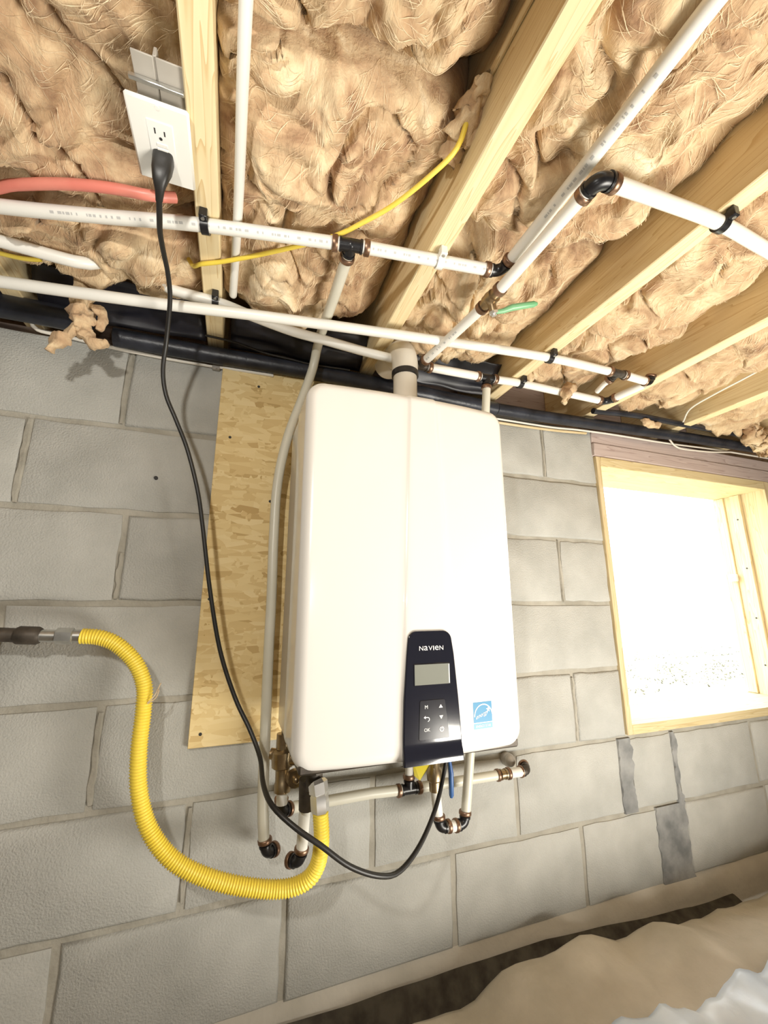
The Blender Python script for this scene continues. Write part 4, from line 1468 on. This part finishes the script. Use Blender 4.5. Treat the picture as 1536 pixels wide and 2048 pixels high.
PT, PB, PR = -0.6595, -0.8765, 0.014
zz = [PT - PR * (1 - math.cos(math.pi / 2 * k / 8)) for k in range(8)] + [PT - PR - (PB - PT + PR) * -k / 36 for k in range(37)]
vs, fs = [], []
nc = 0
for z in zz:
    xl = interp(z, [(-0.655, -0.0592), (-0.70, -0.0640), (-0.775, -0.0700), (-0.83, -0.0720), (-0.88, -0.0725)])
    xr = interp(z, [(-0.655, 0.0232), (-0.70, 0.0300), (-0.775, 0.0362), (-0.83, 0.0395), (-0.88, 0.0410)])
    d = max(0.0, z - (PT - PR))
    c = PR - math.sqrt(max(0.0, PR * PR - d * d))
    xl, xr = xl + c, xr - c
    xs = [xl, xl, xl + 0.0008, xl + 0.0020, xl + 0.0026] + [xl + 0.0026 + (xr - xl - 0.0052) * k / 6 for k in range(1, 6)] + [xr - 0.0026, xr - 0.0020, xr - 0.0008, xr, xr]
    nc = len(xs)
    for k, x in enumerate(xs):
        e = {0: 0.007, 1: 0.0018, 2: 0.0005, nc - 3: 0.0005, nc - 2: 0.0018, nc - 1: 0.007}.get(k, 0.0)
        vs.append((x, panel_y(z) + e, z))
for q in range(len(zz) - 1):
    for k in range(nc - 1):
        a = q * nc + k
        fs.append((a, a + 1, a + nc + 1, a + nc))
o1 = len(vs)
vs += [(x, PY + 0.007, PT) for x, y, z in vs[:nc]]
vs += [(x, PY + 0.012, PB - 0.002) for x, y, z in vs[(len(zz) - 1) * nc:len(zz) * nc]]
for k in range(nc - 1):
    fs.append((k, o1 + k, o1 + k + 1, k + 1))
    a = (len(zz) - 1) * nc + k
    fs.append((a, a + 1, o1 + nc + k + 1, o1 + nc + k))
m = MB()
m.add(vs, fs)
panel = m.build('control_panel', M['panel'], heater, True, angle=50)


def P(name, mbx, material, smooth=False):
    return subpart(mbx, name, M[material], panel, smooth)


F = PY - 0.0004
def flat(poly, y=F):
    m = MB()
    m.add([(x, y, z) for x, z in poly], [tuple(range(len(poly)))])
    return m


def ring_poly(m, cx, cz, r0, r1, y, a0=0, a1=360, n=20, sx=1.0):
    vs, fs = [], []
    for k in range(n + 1):
        a = math.radians(a0 + (a1 - a0) * k / n)
        vs += [(cx + sx * r0 * math.cos(a), y, cz + r0 * math.sin(a)), (cx + sx * r1 * math.cos(a), y, cz + r1 * math.sin(a))]
    for k in range(n):
        fs.append((2 * k, 2 * k + 1, 2 * k + 3, 2 * k + 2))
    m.add(vs, fs)


# display: bezel and screen
m = MB()
sx0, sx1, sz0, sz1 = -0.0500, 0.0190, -0.7505, -0.7165
m.bbox((sx0 - 0.0015, F - 0.0006, sz0 - 0.0015), (sx1 + 0.0015, PY + 0.002, sz1 + 0.0015), 0.0006)
P('display_bezel', m, 'panel')
m = flat([(sx0, sz0), (sx1, sz0), (sx1, sz1), (sx0, sz1)], F - 0.0009)
P('display_screen', m, 'lcd')
m = flat([(sx1 - 0.0022, sz0 + 0.001), (sx1 - 0.0004, sz0 + 0.001), (sx1 - 0.0004, sz1 - 0.001), (sx1 - 0.0022, sz1 - 0.001)], F - 0.0011)
P('display_edge', m, 'ink_white')
# keypad plate
m = MB()
m.prism(rounded_poly([(-0.0405, -0.776), (0.0080, -0.776), (0.0150, -0.839), (-0.0440, -0.839)], [0.003] * 4, 4), F - 0.0006, PY + 0.001, 0.0004)
P('keypad', m, 'keypad')
K = F - 0.0012
# maker's name
m = MB()
for ch, x, w in (('N', -0.0362, 0.0078), ('a', -0.0270, 0.0074), ('V', -0.0180, 0.0080), ('I', -0.0117, 0.0018), ('e', -0.0054, 0.0074), ('N', 0.0038, 0.0078)):
    text_mesh(ch, 0.0112, lambda u, v, x=x: (x + u, F - 0.0004, -0.6890 + v), m, 1.0, (w, 0.0076))
P('maker_lettering', m, 'ink_white')
m = MB()
text_mesh('M', 0.0085, lambda u, v: (-0.0290 + u, K, -0.7870 + v), m)
text_mesh('OK', 0.0078, lambda u, v: (-0.0285 + u, K, -0.8235 + v), m)
# return arrow
ring_poly(m, -0.0268, -0.8065, 0.0026, 0.0038, K, -90, 90, 10)
m.add([(-0.0310, K, -0.8039), (-0.0268, K, -0.8039), (-0.0268, K, -0.8027), (-0.0310, K, -0.8027)], [(0, 1, 2, 3)])
m.add([(-0.0345, K, -0.8033), (-0.0308, K, -0.8060), (-0.0308, K, -0.8006)], [(0, 1, 2)])
# up, down, power
m.add([(-0.0048, K, -0.7895), (0.0028, K, -0.7895), (-0.0010, K, -0.7838)], [(0, 1, 2)])
m.add([(-0.0045, K, -0.8020), (0.0030, K, -0.8020), (-0.0006, K, -0.8080)], [(0, 1, 2)])
ring_poly(m, -0.0002, -0.8240, 0.0028, 0.0044, K, 0, 360, 8)
m.add([(-0.0008, K, -0.8250), (0.0004, K, -0.8250), (0.0004, K, -0.8195), (-0.0008, K, -0.8195)], [(0, 1, 2, 3)])
P('key_symbols', m, 'ink_white')

# blue efficiency label on the lower right of the cover
def label_at(u, v):
    """u, v in 0..1 on the label, lying on the cover"""
    x = 0.0690 + 0.0412 * u
    z = -0.8340 + 0.0455 * v
    return x, front_y(x, z), z


def lab_poly(uv, lift, m):
    pts = []
    for u, v in uv:
        x, y, z = label_at(u, v)
        pts.append((x, y - lift, z))
    m.add(pts, [tuple(range(len(pts)))])


m = MB()
vs, fs = [], []
for j in range(2):
    for i in range(9):
        x, y, z = label_at(-0.04 + 1.08 * i / 8, -0.03 + 1.06 * j)
        vs.append((x, y - 0.0003, z))
for i in range(8):
    fs.append((i, i + 1, i + 10, i + 9))
m.add(vs, fs)
lab = m.build('efficiency_label', M['ink_white'], heater, False)


def LP(name, m, material):
    return subpart(m, name, M[material], lab, False)


def strip(u0, u1, v0, v1, lift, m, n=8):
    vs, fs = [], []
    for j in range(2):
        for i in range(n + 1):
            x, y, z = label_at(u0 + (u1 - u0) * i / n, v0 + (v1 - v0) * j)
            vs.append((x, y - lift, z))
    for i in range(n):
        fs.append((i, i + 1, i + n + 2, i + n + 1))
    m.add(vs, fs)


m = MB(); strip(0.0, 1.0, 0.24, 1.0, 0.0006, m); LP('label_field', m, 'label_blue')
m = MB(); strip(0.0, 1.0, 0.0, 0.205, 0.0006, m); LP('label_field', m, 'label_strip')
m = MB()
n = 26
vs, fs = [], []
for k in range(n + 1):
    a = math.radians(8 + 172 * k / n)
    for r in (0.455, 0.50):
        x, y, z = label_at(0.53 + r * math.cos(a), 0.46 + r * 0.93 * math.sin(a))
        vs.append((x, y - 0.0009, z))
for k in range(n):
    fs.append((2 * k, 2 * k + 1, 2 * k + 3, 2 * k + 2))
m.add(vs, fs)
# star
sv = []
for k in range(10):
    a = math.radians(90 + 36 * k)
    r = 0.13 if k % 2 == 0 else 0.055
    sv.append((0.80 + r * math.cos(a), 0.70 + r * 0.9 * math.sin(a)))
lab_poly(sv, 0.0009, m)


def lab_text(body, size, cu, cv, m, slope=0.0, shear=0.0, squash=1.0):
    def xf(u, v):
        x0 = 0.0690 + 0.0412 * cu + u + shear * v
        z0 = -0.8340 + 0.0455 * cv + v + slope * u
        return (x0, front_y(x0, z0) - 0.0009, z0)
    text_mesh(body, size, xf, m, squash)


lab_text('energy', 0.0118, 0.46, 0.53, m, slope=0.32, shear=0.35, squash=0.85)
lab_text('ENERGY STAR', 0.0058, 0.5, 0.10, m, squash=0.9)
LP('label_print', m, 'ink_white')

# ------------------------------------------------------------------ outlet plate under the joist, plug and cord
ol = thing('outlet', 'white outlet facing down from the joist with a black plug in it', 'outlet', (-0.50, -0.52, 0.03))
m = MB()
m.bbox((-0.5395, -0.5765, 0.0275), (-0.4620, -0.4615, 0.0345), 0.003)
plate = m.build('cover_plate', M['white_plate'], ol)
m = MB()
m.bbox((-0.5300, -0.5600, 0.0345), (-0.4690, -0.4720, 0.0985), 0.003)
m.build('device_box', M['grey_metal'], ol)
m = MB()
m.bbox((-0.5175, -0.5535, 0.0262), (-0.4840, -0.4850, 0.0300), 0.0012)
dv = m.build('receptacle', M['white_device'], ol)
S_ = 0.02605
for nm, x0, x1, y0, y1 in (('slot', -0.5085, -0.5068, -0.5440, -0.5365), ('slot', -0.4965, -0.4948, -0.5425, -0.5360)):
    m = MB()
    m.box((x0, y0, S_ - 0.0002), (x1, y1, S_ + 0.0012))
    subpart(m, nm, M['slot'], dv, False)
m = MB()
m.tube([(-0.5015, -0.5310, S_ - 0.0002), (-0.5015, -0.5310, S_ + 0.001)], 0.0022, 10)
subpart(m, 'ground_hole', M['slot'], dv)
for y0 in (-0.5245, -0.5175):
    m = MB()
    m.bbox((-0.5080, y0, S_ - 0.0008), (-0.4940, y0 + 0.0045, S_ + 0.001), 0.0004)
    subpart(m, 'test_button', M['white_plate'], dv, False)
for y in (-0.5700, -0.4680):
    m = MB()
    m.tube([(-0.5008, y, 0.0270), (-0.5008, y, 0.0280)], 0.0028, 10)
    subpart(m, 'plate_screw', M['white_plate'], plate)

m = MB()
m.bbox((-0.532, -0.5905, 0.038), (-0.4675, -0.5850, 0.0445), 0.001)
o = m.build('bar_hanger', M['steel'])
tag(o, 'bright metal bar above the outlet plate, butting the joist', 'bracket')
br = thing('box_bracket', 'dull grey folded bracket above the outlet plate', 'bracket', (-0.50, -0.63, 0.06))
MB().bbox((-0.5260, -0.614, 0.0465), (-0.5010, -0.562, 0.0490), 0.0008).build('bracket_wing', M['bracket'], br)
MB().bbox((-0.4985, -0.614, 0.0465), (-0.4675, -0.562, 0.0490), 0.0008).build('bracket_wing', M['bracket'], br)
MB().bbox((-0.5020, -0.614, 0.0490), (-0.4975, -0.562, 0.0640), 0.0008).build('bracket_web', M['bracket'], br)

cord = thing('power_cord', 'black power cord looping from the outlet down to the heater bottom', 'cord', (-0.50, -0.50, 0.0))
m = MB()
secs = [((-0.5015, -0.5035, 0.0268), 0.0130, 0.0115), ((-0.5017, -0.5030, 0.0250), 0.0136, 0.0120), ((-0.5025, -0.5005, 0.0060), 0.0130, 0.0105), ((-0.5035, -0.4965, -0.0060), 0.0105, 0.0085), ((-0.5050, -0.4870, -0.0140), 0.0065, 0.0062), ((-0.5075, -0.4720, -0.0180), 0.0050, 0.0050)]
vs, fs = [], []
for q, (c, a, b) in enumerate(secs):
    e = (4.5, 4.5, 4.0, 3.0, 2.3, 2.0)[q]
    tilt = (0.0, 0.0, 0.25, 0.7, 1.2, 1.35)[q]
    for k in range(20):
        an = 2 * math.pi * k / 20
        cx = abs(math.cos(an)) ** (2 / e) * (1 if math.cos(an) >= 0 else -1) * a
        cy = abs(math.sin(an)) ** (2 / e) * (1 if math.sin(an) >= 0 else -1) * b
        vs.append((c[0] + cx, c[1] + cy * math.cos(tilt), c[2] + cy * math.sin(tilt)))
for q in range(len(secs) - 1):
    for k in range(20):
        fs.append((q * 20 + k, q * 20 + (k + 1) % 20, (q + 1) * 20 + (k + 1) % 20, (q + 1) * 20 + k))
fs += [tuple(range(20)), tuple(range(len(vs) - 20, len(vs)))]
m.add(vs, fs)
m.build('plug', M['rubber'], cord)
path = [(-0.5073, -0.474, -0.0176), (-0.5105, -0.445, -0.022), (-0.5140, -0.415, -0.022), (-0.5150, -0.37, -0.020), (-0.5141, -0.325, -0.022), (-0.5141, -0.28, -0.0427), (-0.523, -0.22, -0.0916), (-0.5282, -0.19, -0.1425), (-0.5198, -0.175, -0.1894), (-0.4976, -0.165, -0.2372), (-0.4718, -0.15, -0.2946), (-0.4459, -0.14, -0.3769), (-0.4305, -0.13, -0.4491), (-0.4052, -0.12, -0.5829), (-0.3763, -0.12, -0.7026), (-0.341, -0.13, -0.7932), (-0.3094, -0.15, -0.8504), (-0.29, -0.18, -0.8917), (-0.2862, -0.24, -0.9166), (-0.2747, -0.29, -0.9305), (-0.2418, -0.32, -0.9531), (-0.2035, -0.33, -0.9787), (-0.1545, -0.33, -1.0164), (-0.1008, -0.32, -1.0445), (-0.0577, -0.3, -1.0555), (-0.0063, -0.27, -1.0396), (0.0401, -0.24, -1.0022), (0.0734, -0.21, -0.9647), (0.0880, -0.2, -0.9278), (0.0880, -0.2, -0.885)]
m = MB()
m.tube(spline(path, 0.010), 0.0043, 12)
m.build('cable', M['rubber'], cord)

# ------------------------------------------------------------------ gas line
ip = thing('gas_pipe', 'black iron gas pipe stub with steel fitting at the left edge', 'pipe', (-0.73, -0.08, -0.68))
m = MB()
m.tube([(-1.15, -0.08, -0.650), (-0.787, -0.08, -0.6641), (-0.712, -0.08, -0.669)], 0.0128, 18)
m.tube([(-0.735, -0.08, -0.6672), (-0.730, -0.08, -0.6675), (-0.700, -0.08, -0.6692), (-0.695, -0.08, -0.6695)], [0.0135, 0.0165, 0.0165, 0.0135], 18)
m.tube([(-0.80, -0.08, -0.6635), (-0.775, -0.08, -0.6645)], 0.0158, 18)
m.build('iron_pipe', M['iron'], ip)
m = MB()
m.tube([(-0.697, -0.08, -0.6694), (-0.6715, -0.08, -0.6706)], 0.0115, 18)
m.build('adapter', M['steel'], ip)
m = MB()
m.tube([(-0.6715, -0.08, -0.6706), (-0.6700, -0.08, -0.6706), (-0.6440, -0.08, -0.6714), (-0.6425, -0.08, -0.6714)], [0.0135, 0.0155, 0.0155, 0.0135], 6)
m.tube([(-0.6425, -0.08, -0.6714), (-0.6290, -0.08, -0.6716)], 0.0120, 18)
m.build('hex_nut', M['steel'], ip)

hose_pts = [(-0.6300, -0.08, -0.6716), (-0.5984, -0.082, -0.6751), (-0.5663, -0.085, -0.6898), (-0.5313, -0.09, -0.7234), (-0.5102, -0.095, -0.7654), (-0.5053, -0.1, -0.8098), (-0.5035, -0.11, -0.8768), (-0.4945, -0.12, -0.9408), (-0.4712, -0.13, -0.9997), (-0.4307, -0.14, -1.0481), (-0.3786, -0.15, -1.0791), (-0.3101, -0.16, -1.1036), (-0.2406, -0.17, -1.1162), (-0.1974, -0.18, -1.1075), (-0.1762, -0.185, -1.0828), (-0.1711, -0.19, -1.0411), (-0.1744, -0.19, -0.9950)]
fine = spline(hose_pts, 0.0011)
m = MB()
acc, rr = 0.0, []
for i, p in enumerate(fine):
    if i:
        acc += (fine[i] - fine[i - 1]).length
    rr.append(0.01385 + 0.00125 * math.sin(2 * math.pi * acc / 0.0052))
m.tube(fine, rr, 18)
hose = m.build('gas_hose', M['csst'], None, True, angle=180)
tag(hose, 'ribbed yellow flexible gas hose curving from the iron pipe to the heater', 'hose')
m = MB()
for a, b, c in (((-0.498, -0.112, -0.795), (-0.487, -0.116, -0.782), (-0.478, -0.118, -0.760)), ((-0.498, -0.112, -0.797), (-0.484, -0.116, -0.786), (-0.480, -0.118, -0.772))):
    m.tube(spline([a, b, c], 0.004), 0.0011, 5)
o = m.build('wool_fibre', M['wool'])
tag(o, 'two short straw coloured fibres stuck to the yellow hose', 'fibre')

# ------------------------------------------------------------------ on the ground, lower right
def sheet(name, material, label, cat, fx, nx=70, ny=50, thick=0.006):
    vs, fs = [], []
    for j in range(ny + 1):
        for i in range(nx + 1):
            vs.append(fx(i / nx, j / ny))
    for j in range(ny):
        for i in range(nx):
            a = j * (nx + 1) + i
            fs.append((a, a + 1, a + nx + 2, a + nx + 1))
    m = MB()
    m.add(vs, fs)
    o = m.build(name, M[material], None, True, angle=180)
    s = o.modifiers.new('thickness', 'SOLIDIFY')
    s.thickness = thick
    tag(o, label, cat)
    return o


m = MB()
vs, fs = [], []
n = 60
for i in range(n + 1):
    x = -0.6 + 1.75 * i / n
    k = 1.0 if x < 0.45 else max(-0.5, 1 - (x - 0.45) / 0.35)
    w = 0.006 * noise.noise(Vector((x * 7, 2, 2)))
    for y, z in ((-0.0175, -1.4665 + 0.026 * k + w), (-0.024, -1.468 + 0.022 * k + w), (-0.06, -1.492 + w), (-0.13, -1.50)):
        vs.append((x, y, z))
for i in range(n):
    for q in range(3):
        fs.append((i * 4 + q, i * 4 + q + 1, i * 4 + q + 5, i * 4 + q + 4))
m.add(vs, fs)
o = m.build('gap_shade_strip', M['gap_shade'], None, True, angle=180)  # shade of the trench by the wall, built as a dark strip
tag(o, 'dark strip painted as the shade in the gap between the wall base and the tan blanket', 'painted shade')


def blanket(u, v):
    x = -0.03 + 2.6 * u
    y = -0.076 - 0.75 * v + 0.016 * noise.noise(Vector((x * 3, 0, 2))) - 0.07 * max(0, 0.10 - u) * 4
    z = -1.415 + 0.05 * noise.noise(Vector((x * 3.2, y * 4.5, 4))) + 0.025 * noise.noise(Vector((x * 9, y * 9, 1)))
    e = min(v / 0.035, u / 0.03, 1)
    z = -1.50 + (z + 1.50) * math.sqrt(max(0, 1 - (1 - e) ** 2))
    return (x, y, z)


sheet('ground_blanket', 'blanket', 'rumpled tan blanket of wool lying on the ground at lower right', 'blanket', blanket)


def plastic(u, v):
    x = 0.36 + 1.2 * u
    y = -0.28 - 0.02 * math.sin(u * 7) - 0.5 * v
    z = blanket((x + 0.03) / 2.6, (-0.076 - y) / 0.75)[2] + 0.018 + 0.022 * abs(noise.noise(Vector((x * 11, y * 14, 3)))) + 0.012 * noise.noise(Vector((x * 26, y * 12, 1)))
    return (x, y, z)


sheet('plastic_wrap', 'sheeting', 'crumpled bluish white plastic sheet on the tan blanket at lower right', 'plastic sheet', plastic, 80, 50, 0.001)
